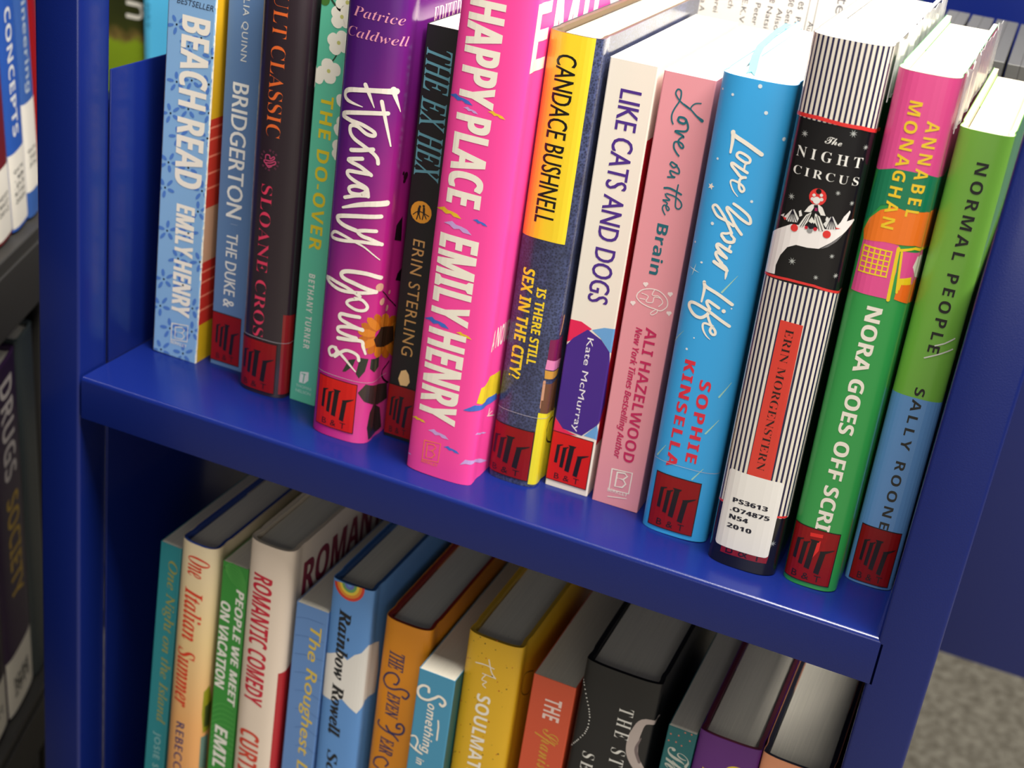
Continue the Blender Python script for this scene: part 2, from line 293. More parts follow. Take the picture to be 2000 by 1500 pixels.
BOOKS=[
 dict(id='beach',kind='pb',x=6.5,y=49,w=27,h=203,d=132,lean=1.2,col=(138,182,226),label='worn pale blue paperback with cream block lettering and blue flower pattern on its spine',b=3,page=(246,238,214),case=(60,40,35),z=0,gloss=0.3,art=[
  ['P','cover_artwork',(82,128,205),1,[10.17,182.37,10.19,181.55,9.26,180.3,7.92,179.36,6.96,179.27,6.94,180.1,7.87,181.35,9.21,182.29]],
  ['P','cover_artwork',(82,128,205),1,[10.97,176.57,10.06,176.13,8.57,176.29,7.37,176.95,7.17,177.73,8.09,178.17,9.58,178.01,10.77,177.35]],
  ['P','cover_artwork',(82,128,205),1,[4.6,172.91,4.01,173.47,4.02,174.83,4.63,176.2,5.48,176.76,6.07,176.21,6.05,174.85,5.45,173.48]],
  ['P','cover_artwork',(82,128,205),1,[-1.14,176.21,-0.58,177.0,1.92,177.97,3.5,178.14,4.22,177.71,3.66,176.93,2.15,176.25,-0.42,175.77]],
  ['P','cover_artwork',(82,128,205),1,[3.33,182.35,4.26,182.27,5.17,181.34,5.54,180.09,5.14,179.26,4.21,179.34,3.29,180.27,2.93,181.52]],
  ['C','cover_artwork',(15,20,30),2,5.79,178.15,0.55],
  ['P','cover_artwork',(82,128,205),1,[21.23,166.85,22.05,167.45,23.6,167.61,24.99,167.24,25.4,166.55,24.59,165.95,23.04,165.79,21.64,166.16]],
  ['P','cover_artwork',(82,128,205),1,[26.69,171.53,27.36,171.03,27.477785545407336,169.65,27.477785545407336,168.36,26.83,167.78,26.11,168.19,25.75,169.46,26.0,170.84]],
  ['P','cover_artwork',(82,128,205),1,[27.477785545407336,166.71,27.477785545407336,166.02,27.477785545407336,165.73,27.477785545407336,165.99,27.477785545407336,166.66,27.477785545407336,167.34,27.477785545407336,167.63,27.477785545407336,167.37]],
  ['P','cover_artwork',(82,128,205),1,[27.477785545407336,161.42,27.477785545407336,161.78,27.477785545407336,163.05,27.477785545407336,164.49,27.477785545407336,165.27,27.477785545407336,164.92,27.477785545407336,163.65,27.477785545407336,162.2]],
  ['P','cover_artwork',(82,128,205),1,[23.6,161.56,23.36,162.34,23.97,163.71,25.08,164.87,26.03,165.15,26.28,164.38,25.67,163.01,24.56,161.84]],
  ['C','cover_artwork',(15,20,30),2,26.88,166.42,0.54],
  ['P','cover_artwork',(82,128,205),1,[20.64,140.48,20.23,139.61,18.82,138.67,17.23,138.22,16.4,138.52,16.81,139.39,18.22,140.33,19.81,140.78]],
  ['P','cover_artwork',(82,128,205),1,[18.31,134.09,17.33,133.99,16.18,134.75,15.53,135.93,15.77,136.82,16.76,136.92,17.9,136.16,18.55,134.98]],
  ['P','cover_artwork',(82,128,205),1,[11.17,132.81,10.98,133.63,11.69,135.05,12.9,136.23,13.88,136.49,14.08,135.67,13.37,134.25,12.16,133.07]],
  ['P','cover_artwork',(82,128,205),1,[9.14,138.45,10.0,139.05,11.59,139.16,12.98,138.72,13.34,137.98,12.48,137.38,10.89,137.27,9.5,137.71]],
  ['P','cover_artwork',(82,128,205),1,[15.0,143.17,15.73,142.72,16.0,141.39,15.66,139.94,14.9,139.23,14.17,139.68,13.9,141.02,14.25,142.46]],
  ['C','cover_artwork',(15,20,30),2,14.86,137.81,0.55],
  ['P','cover_artwork',(82,128,205),1,[12.89,153.09,12.59,152.22,11.27,151.17,9.71,150.58,8.82,150.77,9.13,151.65,10.45,152.69,12.0,153.29]],
  ['P','cover_artwork',(82,128,205),1,[11.34,146.74,10.36,146.54,9.09,147.15,8.28,148.21,8.41,149.09,9.4,149.28,10.66,148.67,11.47,147.62]],
  ['P','cover_artwork',(82,128,205),1,[4.24,144.77,3.94,145.53,4.48,146.97,5.56,148.22,6.53,148.57,6.83,147.81,6.29,146.38,5.22,145.12]],
  ['P','cover_artwork',(82,128,205),1,[1.43,149.95,2.24,150.61,3.84,150.88,5.31,150.6,5.78,149.94,4.98,149.28,3.37,149.0,1.9,149.28]],
  ['P','cover_artwork',(82,128,205),1,[6.8,155.07,7.59,154.72,8.04,153.47,7.88,152.06,7.2,151.3,6.4,151.65,5.96,152.9,6.12,154.32]],
  ['C','cover_artwork',(15,20,30),2,7.35,149.93,0.55],
  ['P','cover_artwork',(82,128,205),1,[18.62,179.31,19.48,179.09,20.16,178.0,20.26,176.67,19.72,175.89,18.86,176.1,18.19,177.2,18.09,178.53]],
  ['P','cover_artwork',(82,128,205),1,[25.06,178.27,24.92,177.43,23.8,176.3,22.36,175.55,21.44,175.61,21.58,176.46,22.7,177.59,24.14,178.34]],
  ['P','cover_artwork',(82,128,205),1,[24.69,172.23,23.74,171.92,22.37,172.31,21.37,173.18,21.33,174.0,22.28,174.31,23.65,173.92,24.65,173.05]],
  ['P','cover_artwork',(82,128,205),1,[17.98,169.49,17.54,170.15,17.81,171.54,18.65,172.84,19.56,173.28,20.0,172.62,19.73,171.24,18.89,169.94]],
  ['P','cover_artwork',(82,128,205),1,[14.22,173.89,14.9,174.61,16.45,175.06,17.97,175.0,18.56,174.45,17.88,173.73,16.33,173.27,14.82,173.34]],
  ['C','cover_artwork',(15,20,30),2,20.12,174.65,0.54],
  ['P','cover_artwork',(82,128,205),1,[27.477785545407336,129.92,27.477785545407336,128.96,27.477785545407336,127.69,27.477785545407336,126.87,27.42,126.92,27.02,127.74,27.34,129.12,27.477785545407336,130.01]],
  ['P','cover_artwork',(82,128,205),1,[27.477785545407336,122.98,27.477785545407336,122.66,27.477785545407336,123.16,27.477785545407336,124.19,27.477785545407336,125.13,27.477785545407336,125.46,27.477785545407336,124.96,27.477785545407336,123.94]],
  ['P','cover_artwork',(82,128,205),1,[27.477785545407336,120.08,27.21,120.76,26.65,122.03,26.61,123.46,27.12,124.23,27.477785545407336,123.59,27.477785545407336,122.02,27.477785545407336,120.56]],
  ['P','cover_artwork',(82,128,205),1,[21.62,121.83,21.81,122.74,23.02,123.93,24.53,124.71,25.47,124.62,25.28,123.71,24.08,122.52,22.56,121.74]],
  ['P','cover_artwork',(82,128,205),1,[22.33,128.31,23.31,128.62,24.69,128.16,25.66,127.22,25.65,126.34,24.67,126.03,23.29,126.48,22.32,127.43]],
  ['C','cover_artwork',(15,20,30),2,26.83,125.61,0.55],
  ['P','cover_artwork',(82,128,205),1,[8.37,127.35,9.28,127.16,10.02,126.03,10.17,124.63,9.63,123.77,8.72,123.96,7.98,125.08,7.83,126.49]],
  ['P','cover_artwork',(82,128,205),1,[15.14,126.58,15.02,125.68,13.89,124.42,12.4,123.55,11.43,123.57,11.55,124.47,12.69,125.73,14.17,126.6]],
  ['P','cover_artwork',(82,128,205),1,[14.94,120.14,13.96,119.77,12.51,120.11,11.44,120.98,11.37,121.86,12.36,122.23,13.81,121.88,14.87,121.02]],
  ['P','cover_artwork',(82,128,205),1,[8.0,116.89,7.52,117.57,7.76,119.06,8.6,120.48,9.54,121.0,10.02,120.32,9.78,118.83,8.94,117.41]],
  ['P','cover_artwork',(82,128,205),1,[3.93,121.36,4.62,122.16,6.23,122.73,7.82,122.74,8.46,122.18,7.77,121.39,6.16,120.82,4.57,120.81]],
  ['C','cover_artwork',(15,20,30),2,10.09,122.48,0.56],
  ['P','cover_artwork',(82,128,205),1,[-1.74,103.16,-1.51,104.1,0.69,105.69,2.35,106.5,3.3,106.39,3.07,105.46,1.79,104.24,-0.78,103.04]],
  ['P','cover_artwork',(82,128,205),1,[-0.73,109.88,1.28,110.58,2.66,110.08,3.61,109.09,3.57,108.17,2.55,107.87,1.17,108.37,-0.78,108.96]],
  ['P','cover_artwork',(82,128,205),1,[7.45,112.98,7.85,112.24,7.44,110.73,6.45,109.35,5.48,108.89,5.08,109.64,5.5,111.15,6.48,112.53]],
  ['P','cover_artwork',(82,128,205),1,[10.91,108.0,10.15,107.24,8.51,106.8,6.96,106.93,6.4,107.57,7.16,108.33,8.8,108.77,10.35,108.63]],
  ['P','cover_artwork',(82,128,205),1,[5.87,102.16,5.0,102.44,4.4,103.69,4.42,105.17,5.05,106.02,5.93,105.74,6.53,104.5,6.5,103.02]],
  ['C','cover_artwork',(15,20,30),2,4.76,107.41,0.56],
  ['P','cover_artwork',(82,128,205),1,[25.11,103.0,25.89,102.6,26.29,101.26,26.06,99.75,25.35,98.96,24.56,99.36,24.16,100.7,24.39,102.21]],
  ['P','cover_artwork',(82,128,205),1,[27.477785545407336,98.18,27.477785545407336,97.47,27.477785545407336,97.31,27.477785545407336,97.77,26.92,98.32,27.22,99.19,27.477785545407336,99.47,27.477785545407336,99.0]],
  ['P','cover_artwork',(82,128,205),1,[27.477785545407336,92.63,27.477785545407336,93.13,27.0,94.43,26.29,95.63,26.46,96.56,27.39,96.58,27.477785545407336,95.13,27.477785545407336,93.46]],
  ['P','cover_artwork',(82,128,205),1,[22.07,92.06,21.8,92.89,22.41,94.4,23.55,95.71,24.54,96.06,24.82,95.24,24.21,93.73,23.07,92.41]],
  ['P','cover_artwork',(82,128,205),1,[19.48,97.67,20.32,98.36,21.95,98.6,23.41,98.27,23.86,97.54,23.02,96.86,21.39,96.61,19.93,96.94]],
  ['C','cover_artwork',(15,20,30),2,25.43,97.5,0.56],
  ['P','cover_artwork',(82,128,205),1,[-3.78,90.56,-3.25,91.48,-1.7,92.39,0.96,93.2,1.77,92.81,1.25,91.9,-1.29,90.55,-2.96,90.18]],
  ['P','cover_artwork',(82,128,205),1,[-0.62,97.3,1.37,97.75,2.44,96.85,2.95,95.54,2.6,94.6,1.6,94.57,-0.46,95.05,-0.97,96.36]],
  ['P','cover_artwork',(82,128,205),1,[7.68,98.54,7.78,97.66,6.91,96.2,5.57,95.02,4.55,94.82,4.45,95.71,5.32,97.17,6.66,98.35]],
  ['P','cover_artwork',(82,128,205),1,[9.1,92.36,8.16,91.78,6.55,91.77,5.21,92.35,4.92,93.17,5.86,93.76,7.47,93.76,8.81,93.18]],
  ['P','cover_artwork',(82,128,205),1,[2.64,87.66,1.96,88.2,1.84,89.67,2.36,91.22,3.21,91.93,3.89,91.4,4.01,89.93,3.49,88.38]],
  ['C','cover_artwork',(15,20,30),2,3.41,93.47,0.57],
  ['P','cover_artwork',(82,128,205),1,[14.56,157.48,15.43,157.25,16.09,156.12,16.16,154.75,15.6,153.94,14.73,154.17,14.07,155.31,14.0,156.68]],
  ['P','cover_artwork',(82,128,205),1,[21.05,156.37,20.89,155.5,19.74,154.34,18.26,153.57,17.32,153.64,17.49,154.52,18.65,155.68,20.12,156.44]],
  ['P','cover_artwork',(82,128,205),1,[20.54,150.12,19.57,149.81,18.19,150.23,17.2,151.13,17.18,151.99,18.15,152.29,19.53,151.88,20.52,150.98]],
  ['P','cover_artwork',(82,128,205),1,[13.68,147.34,13.24,148.03,13.56,149.46,14.44,150.8,15.36,151.25,15.8,150.57,15.49,149.14,14.61,147.8]],
  ['P','cover_artwork',(82,128,205),1,[9.97,151.92,10.68,152.65,12.26,153.12,13.8,153.04,14.38,152.46,13.68,151.73,12.1,151.27,10.56,151.34]],
  ['C','cover_artwork',(15,20,30),2,15.97,152.66,0.55],
  ['P','cover_artwork',(82,128,205),1,[18.94,170.4,18.35,169.63,16.83,169.01,15.27,168.91,14.59,169.38,15.18,170.15,16.7,170.77,18.26,170.87]],
  ['P','cover_artwork',(82,128,205),1,[15.19,164.6,14.28,164.72,13.43,165.72,13.15,167.01,13.59,167.84,14.51,167.73,15.35,166.73,15.64,165.44]],
  ['P','cover_artwork',(82,128,205),1,[8.4,164.88,8.43,165.74,9.44,166.98,10.83,167.88,11.79,167.92,11.76,167.07,10.75,165.83,9.36,164.92]],
  ['P','cover_artwork',(82,128,205),1,[8.0,170.88,8.93,171.28,10.4,171.04,11.54,170.31,11.68,169.51,10.75,169.1,9.28,169.34,8.14,170.07]],
  ['P','cover_artwork',(82,128,205),1,[14.51,174.25,15.05,173.66,14.96,172.29,14.28,170.94,13.41,170.41,12.87,171.0,12.97,172.38,13.65,173.72]],
  ['C','cover_artwork',(15,20,30),2,13.02,169.01,0.55],
  ['P','cover_artwork',(82,128,205),1,[10.5,105.74,11.09,106.6,12.66,107.36,14.29,107.56,15.02,107.1,14.43,106.24,12.86,105.48,11.23,105.27]],
  ['P','cover_artwork',(82,128,205),1,[14.19,112.14,15.15,112.06,16.07,111.06,16.42,109.7,16.0,108.79,15.04,108.87,14.11,109.88,13.76,111.23]],
  ['P','cover_artwork',(82,128,205),1,[21.24,112.22,21.24,111.33,20.26,109.96,18.86,108.92,17.87,108.82,17.86,109.72,18.85,111.09,20.24,112.13]],
  ['P','cover_artwork',(82,128,205),1,[21.95,105.91,21.0,105.42,19.46,105.58,18.24,106.29,18.06,107.14,19.01,107.63,20.54,107.47,21.76,106.76]],
  ['P','cover_artwork',(82,128,205),1,[15.31,101.87,14.72,102.47,14.76,103.96,15.41,105.45,16.3,106.07,16.89,105.47,16.85,103.99,16.2,102.5]],
  ['C','cover_artwork',(15,20,30),2,16.65,107.59,0.56],
  ['P','cover_artwork',(82,128,205),1,[9.65,137.27,9.54,136.38,8.41,135.14,6.93,134.27,5.96,134.28,6.08,135.18,7.21,136.43,8.69,137.29]],
  ['P','cover_artwork',(82,128,205),1,[9.49,130.92,8.52,130.54,7.06,130.88,5.99,131.73,5.92,132.59,6.9,132.97,8.35,132.63,9.42,131.78]],
  ['P','cover_artwork',(82,128,205),1,[2.58,127.67,2.09,128.34,2.33,129.81,3.16,131.22,4.09,131.74,4.58,131.07,4.34,129.6,3.51,128.2]],
  ['P','cover_artwork',(82,128,205),1,[-2.52,131.71,-1.83,132.5,0.69,133.4,2.36,133.45,3.0,132.9,2.32,132.12,0.61,131.5,-1.87,131.16]],
  ['P','cover_artwork',(82,128,205),1,[2.88,138.0,3.79,137.82,4.54,136.71,4.7,135.33,4.16,134.48,3.25,134.66,2.5,135.77,2.35,137.15]],
  ['C','cover_artwork',(15,20,30),2,4.63,133.2,0.56],
  ['P','cover_artwork',(82,128,205),1,[27.477785545407336,134.03,27.477785545407336,134.18,27.477785545407336,135.3,27.477785545407336,136.72,27.477785545407336,137.63,27.477785545407336,137.49,27.477785545407336,136.38,27.477785545407336,134.95]],
  ['P','cover_artwork',(82,128,205),1,[25.06,133.17,24.54,133.81,24.7,135.25,25.44,136.65,26.33,137.18,26.83,136.53,26.69,135.11,25.95,133.71]],
  ['P','cover_artwork',(82,128,205),1,[20.78,137.34,21.42,138.13,22.97,138.74,24.54,138.8,25.2,138.29,24.57,137.5,23.02,136.89,21.45,136.83]],
  ['P','cover_artwork',(82,128,205),1,[24.82,143.26,25.72,143.11,26.52,142.05,26.74,140.7,26.27,139.86,25.36,140.01,24.56,141.07,24.33,142.41]],
  ['P','cover_artwork',(82,128,205),1,[27.477785545407336,140.41,27.477785545407336,139.56,27.477785545407336,138.89,27.477785545407336,138.79,27.477785545407336,139.31,27.477785545407336,140.15,27.477785545407336,140.83,27.477785545407336,140.93]],
  ['C','cover_artwork',(15,20,30),2,26.78,138.61,0.55],
  ['P','cover_artwork',(82,128,205),1,[-1.05,70.81,0.86,71.91,2.53,72.02,3.94,71.52,4.29,70.71,3.36,70.06,1.7,69.96,-0.7,69.99]],
  ['P','cover_artwork',(82,128,205),1,[6.28,76.37,7.01,75.87,7.22,74.41,6.79,72.83,5.97,72.06,5.24,72.56,5.03,74.03,5.46,75.61]],
  ['P','cover_artwork',(82,128,205),1,[11.99,73.36,11.52,72.41,10.01,71.4,8.34,70.92,7.48,71.26,7.96,72.21,9.47,73.22,11.14,73.69]],
  ['P','cover_artwork',(82,128,205),1,[9.23,66.38,8.21,66.28,7.06,67.13,6.45,68.43,6.75,69.41,7.77,69.5,8.92,68.65,9.53,67.36]],
  ['P','cover_artwork',(82,128,205),1,[1.76,65.06,1.6,65.96,2.42,67.51,3.73,68.79,4.77,69.06,4.93,68.16,4.11,66.62,2.8,65.33]],
  ['C','cover_artwork',(15,20,30),2,5.85,70.5,0.57],
  ['P','cover_artwork',(82,128,205),1,[27.477785545407336,87.76,27.477785545407336,87.06,27.477785545407336,86.92,26.13,86.6,25.23,86.83,25.58,87.78,26.93,88.84,27.477785545407336,88.62]],
  ['P','cover_artwork',(82,128,205),1,[27.477785545407336,82.17,26.59,82.21,25.33,82.9,24.56,84.06,24.74,85.01,25.74,85.2,26.96,84.47,27.477785545407336,83.03]],
  ['P','cover_artwork',(82,128,205),1,[20.31,80.42,20.04,81.26,20.65,82.8,21.8,84.14,22.8,84.49,23.08,83.66,22.46,82.12,21.32,80.78]],
  ['P','cover_artwork',(82,128,205),1,[17.7,86.1,18.55,86.8,20.19,87.06,21.67,86.72,22.11,85.99,21.27,85.29,19.63,85.03,18.15,85.37]],
  ['P','cover_artwork',(82,128,205),1,[23.38,91.53,24.17,91.14,24.57,89.77,24.34,88.24,23.62,87.44,22.82,87.83,22.43,89.2,22.66,90.73]],
  ['C','cover_artwork',(15,20,30),2,23.7,85.95,0.56],
  ['P','cover_artwork',(82,128,205),1,[12.89,50.93,12.16,51.44,11.95,52.94,12.38,54.56,13.21,55.34,13.94,54.83,14.15,53.33,13.72,51.72]],
  ['P','cover_artwork',(82,128,205),1,[7.13,54.0,7.61,54.97,9.15,56.01,10.83,56.49,11.69,56.15,11.21,55.18,9.68,54.15,7.99,53.66]],
  ['P','cover_artwork',(82,128,205),1,[9.96,61.1,10.98,61.19,12.13,60.33,12.73,59.02,12.43,58.03,11.41,57.94,10.26,58.8,9.66,60.11]],
  ['P','cover_artwork',(82,128,205),1,[17.39,62.39,17.55,61.49,16.75,59.94,15.44,58.65,14.41,58.38,14.25,59.29,15.06,60.84,16.36,62.13]],
  ['P','cover_artwork',(82,128,205),1,[19.22,56.15,18.3,55.49,16.65,55.39,15.24,55.9,14.89,56.72,15.82,57.37,17.46,57.48,18.87,56.97]],
  ['C','cover_artwork',(15,20,30),2,13.33,56.93,0.57],
  ['P','cover_artwork',(82,128,205),1,[25.51,52.79,24.87,53.4,24.85,54.95,25.46,56.54,26.34,57.24,26.94,56.59,26.96,55.04,26.39,53.5]],
  ['P','cover_artwork',(82,128,205),1,[20.4,56.6,20.97,57.53,22.56,58.4,24.22,58.69,24.99,58.25,24.42,57.31,22.84,56.45,21.18,56.15]],
  ['P','cover_artwork',(82,128,205),1,[23.94,63.47,24.92,63.44,25.91,62.44,26.33,61.04,25.93,60.07,24.94,60.1,23.95,61.1,23.53,62.5]],
  ['P','cover_artwork',(82,128,205),1,[27.477785545407336,60.98,27.477785545407336,60.0,27.477785545407336,59.24,27.477785545407336,59.15,27.477785545407336,59.78,27.477785545407336,60.76,27.477785545407336,61.51,27.477785545407336,61.61]],
  ['P','cover_artwork',(82,128,205),1,[27.477785545407336,53.56,27.477785545407336,53.75,27.477785545407336,55.09,27.477785545407336,56.77,27.477785545407336,57.83,27.477785545407336,57.65,27.477785545407336,56.33,27.477785545407336,54.63]],
  ['C','cover_artwork',(15,20,30),2,26.65,58.84,0.57],
  ['P','cover_artwork',(82,128,205),1,[4.17,48.54,5.05,48.24,5.63,46.9,5.56,45.3,4.89,44.39,4.0,44.69,3.42,46.03,3.49,47.63]],
  ['P','cover_artwork',(82,128,205),1,[10.89,47.01,10.63,46.0,9.29,44.7,7.65,43.86,6.67,43.98,6.94,44.99,8.28,46.29,9.92,47.13]],
  ['P','cover_artwork',(82,128,205),1,[9.69,39.77,8.64,39.44,7.23,39.98,6.28,41.06,6.35,42.06,7.4,42.38,8.81,41.84,9.76,40.76]],
  ['P','cover_artwork',(82,128,205),1,[2.17,36.79,1.79,37.61,2.27,39.26,3.34,40.78,4.36,41.27,4.75,40.46,4.27,38.81,3.2,37.29]],
  ['P','cover_artwork',(82,128,205),1,[-2.24,41.73,-1.42,42.56,1.29,43.55,2.9,43.4,3.45,42.71,2.64,41.89,0.92,41.41,-1.68,41.04]],
  ['C','cover_artwork',(15,20,30),2,5.15,42.88,0.58],
  ['P','cover_artwork',(82,128,205),1,[10.78,40.22,11.32,41.19,12.9,42.17,14.59,42.57,15.42,42.17,14.88,41.2,13.3,40.22,11.6,39.81]],
  ['P','cover_artwork',(82,128,205),1,[14.03,47.36,15.04,47.39,16.12,46.45,16.63,45.07,16.27,44.07,15.25,44.03,14.17,44.98,13.67,46.36]],
  ['P','cover_artwork',(82,128,205),1,[21.45,48.27,21.55,47.33,20.65,45.78,19.29,44.53,18.25,44.31,18.15,45.26,19.05,46.81,20.42,48.06]],
  ['P','cover_artwork',(82,128,205),1,[22.85,41.74,21.9,41.12,20.26,41.1,18.9,41.71,18.61,42.57,19.57,43.2,21.2,43.21,22.56,42.6]],
  ['P','cover_artwork',(82,128,205),1,[16.26,36.72,15.57,37.29,15.46,38.85,16.0,40.49,16.87,41.25,17.56,40.69,17.67,39.13,17.13,37.49]],
  ['C','cover_artwork',(15,20,30),2,17.08,42.87,0.58],
  ['P','cover_artwork',(82,128,205),1,[3.74,20.9,2.94,21.36,2.62,22.87,2.97,24.55,3.78,25.41,4.57,24.96,4.89,23.45,4.55,21.77]],
  ['P','cover_artwork',(82,128,205),1,[-3.45,23.02,-3.02,24.05,-1.49,25.23,1.22,26.4,2.14,26.12,1.71,25.1,-0.81,23.38,-2.54,22.74]],
  ['P','cover_artwork',(82,128,205),1,[-1.0,30.48,1.06,31.19,2.31,30.4,3.02,29.12,2.78,28.09,1.72,27.92,-0.53,28.16,-1.24,29.45]],
  ['P','cover_artwork',(82,128,205),1,[7.64,32.92,7.87,32.02,7.14,30.38,5.87,28.96,4.81,28.61,4.59,29.52,5.32,31.16,6.59,32.57]],
  ['P','cover_artwork',(82,128,205),1,[9.96,26.72,9.05,25.98,7.34,25.74,5.84,26.14,5.43,26.95,6.35,27.69,8.05,27.93,9.55,27.52]],
  ['C','cover_artwork',(15,20,30),2,3.79,27.04,0.59],
  ['P','cover_artwork',(82,128,205),1,[18.87,26.26,18.88,27.26,19.92,28.79,21.39,29.97,22.43,30.1,22.42,29.11,21.39,27.58,19.91,26.4]],
  ['P','cover_artwork',(82,128,205),1,[18.2,33.19,19.2,33.74,20.79,33.6,22.05,32.85,22.24,31.93,21.25,31.38,19.65,31.52,18.39,32.27]],
  ['P','cover_artwork',(82,128,205),1,[25.11,37.69,25.72,37.05,25.67,35.45,24.99,33.83,24.08,33.13,23.46,33.77,23.51,35.38,24.19,37.0]],
  ['P','cover_artwork',(82,128,205),1,[27.477785545407336,31.31,27.477785545407336,30.87,27.477785545407336,31.38,26.15,31.55,25.39,32.04,26.0,32.99,27.477785545407336,33.56,27.477785545407336,32.44]],
  ['P','cover_artwork',(82,128,205),1,[26.23,26.54,25.24,26.6,24.28,27.68,23.92,29.16,24.37,30.17,25.36,30.11,26.32,29.03,26.68,27.55]],
  ['C','cover_artwork',(15,20,30),2,23.7,31.47,0.58],
  ['P','cover_artwork',(82,128,205),1,[16.26,20.05,15.98,19.01,14.62,17.67,12.96,16.81,11.98,16.94,12.25,17.98,13.62,19.32,15.28,20.18]],
  ['P','cover_artwork',(82,128,205),1,[14.97,12.58,13.91,12.25,12.49,12.8,11.55,13.93,11.63,14.95,12.69,15.28,14.11,14.72,15.05,13.6]],
  ['P','cover_artwork',(82,128,205),1,[7.36,9.53,6.98,10.37,7.49,12.08,8.58,13.64,9.62,14.15,10.0,13.31,9.49,11.6,8.4,10.04]],
  ['P','cover_artwork',(82,128,205),1,[3.98,15.17,4.81,16.03,6.55,16.52,8.16,16.36,8.72,15.64,7.89,14.79,6.15,14.3,4.53,14.46]],
  ['P','cover_artwork',(82,128,205),1,[9.5,21.66,10.39,21.34,10.96,19.96,10.87,18.31,10.18,17.36,9.29,17.68,8.72,19.07,8.81,20.72]],
  ['C','cover_artwork',(15,20,30),2,10.43,15.81,0.59],
  ['P','cover_artwork',(82,128,205),1,[27.477785545407336,19.19,27.477785545407336,18.49,27.477785545407336,18.56,26.61,18.74,25.69,18.99,26.08,20.02,27.47,20.97,27.477785545407336,20.24]],
  ['P','cover_artwork',(82,128,205),1,[27.477785545407336,13.55,26.94,13.93,25.7,14.72,24.93,15.97,25.13,17.01,26.18,17.22,27.39,16.26,27.477785545407336,14.41]],
  ['P','cover_artwork',(82,128,205),1,[20.44,12.0,20.18,12.91,20.86,14.59,22.08,16.05,23.12,16.44,23.39,15.53,22.71,13.86,21.49,12.4]],
  ['P','cover_artwork',(82,128,205),1,[17.89,18.16,18.79,18.93,20.49,19.22,22.0,18.86,22.45,18.07,21.56,17.3,19.85,17.01,18.34,17.37]],
  ['P','cover_artwork',(82,128,205),1,[23.9,24.09,24.7,23.66,25.08,22.19,24.8,20.52,24.04,19.64,23.23,20.07,22.85,21.55,23.13,23.22]],
  ['C','cover_artwork',(15,20,30),2,24.09,18.03,0.58],
  ['P','cover_artwork',(82,128,205),1,[11.12,0.3,10.1,0.3,8.46,0.3,7.17,0.3,6.98,1.18,8.01,1.76,9.65,1.64,10.94,0.87]],
  ['P','cover_artwork',(82,128,205),1,[3.96,0.3,3.33,0.3,3.4,0.3,4.13,0.3,5.08,0.3,5.71,0.3,5.64,0.3,4.92,0.3]],
  ['P','cover_artwork',(82,128,205),1,[-2.12,0.3,-1.47,0.3,1.22,1.24,2.96,1.53,3.74,1.02,3.09,0.3,1.4,0.3,-1.34,0.3]],
  ['P','cover_artwork',(82,128,205),1,[2.94,6.72,3.96,6.67,4.93,5.56,5.28,4.03,4.81,2.99,3.79,3.03,2.82,4.15,2.47,5.68]],
  ['P','cover_artwork',(82,128,205),1,[10.47,7.06,10.46,6.04,9.39,4.46,7.88,3.23,6.81,3.08,6.82,4.1,7.9,5.69,9.41,6.92]],
  ['C','cover_artwork',(15,20,30),2,5.49,1.64,0.59],
  ['P','cover_artwork',(82,128,205),1,[15.7,0.3,15.43,0.3,16.1,0.3,17.32,1.51,18.38,1.93,18.65,1.02,17.99,0.3,16.76,0.3]],
  ['P','cover_artwork',(82,128,205),1,[13.04,3.58,13.94,4.38,15.67,4.7,17.21,4.37,17.67,3.57,16.77,2.78,15.05,2.45,13.5,2.78]],
  ['P','cover_artwork',(82,128,205),1,[19.07,9.71,19.9,9.29,20.3,7.8,20.03,6.1,19.27,5.2,18.44,5.62,18.04,7.12,18.3,8.81]],
  ['P','cover_artwork',(82,128,205),1,[25.42,7.34,25.05,6.3,23.59,5.05,21.89,4.34,20.96,4.57,21.33,5.62,22.8,6.87,24.49,7.58]],
  ['P','cover_artwork',(82,128,205),1,[23.38,0.3,22.32,0.3,21.01,0.3,20.22,1.5,20.41,2.55,21.47,2.78,22.78,2.06,23.57,0.8]],
  ['C','cover_artwork',(15,20,30),2,19.34,3.57,0.59],
  ['P','cover_artwork',(82,128,205),1,[27.477785545407336,149.64,27.477785545407336,149.6,27.477785545407336,150.46,27.47,151.68,27.19,152.54,27.477785545407336,152.67,27.477785545407336,151.82,27.477785545407336,150.56]],
  ['P','cover_artwork',(82,128,205),1,[25.11,147.58,24.46,148.1,24.35,149.47,24.85,150.88,25.65,151.51,26.29,150.99,26.4,149.63,25.91,148.21]],
  ['P','cover_artwork',(82,128,205),1,[19.99,150.85,20.49,151.68,21.95,152.47,23.53,152.76,24.3,152.38,23.8,151.55,22.34,150.75,20.76,150.46]],
  ['P','cover_artwork',(82,128,205),1,[22.98,156.97,23.92,156.97,24.93,156.09,25.41,154.87,25.08,154.0,24.14,154.01,23.13,154.88,22.65,156.11]],
  ['P','cover_artwork',(82,128,205),1,[27.477785545407336,156.16,27.477785545407336,155.28,27.477785545407336,154.38,27.477785545407336,154.0,26.89,154.12,26.81,154.96,27.477785545407336,156.11,27.477785545407336,156.51]],
  ['C','cover_artwork',(15,20,30),2,25.84,152.93,0.55],
  ['P','cover_artwork',(82,128,205),1,[20.01,78.5,20.62,77.89,20.59,76.37,19.95,74.82,19.06,74.15,18.45,74.76,18.47,76.29,19.12,77.84]],
  ['P','cover_artwork',(82,128,205),1,[24.93,74.62,24.35,73.72,22.77,72.91,21.12,72.66,20.37,73.12,20.96,74.03,22.54,74.84,24.18,75.08]],
  ['P','cover_artwork',(82,128,205),1,[21.29,67.89,20.31,67.94,19.35,68.97,18.97,70.38,19.4,71.34,20.38,71.28,21.33,70.26,21.71,68.85]],
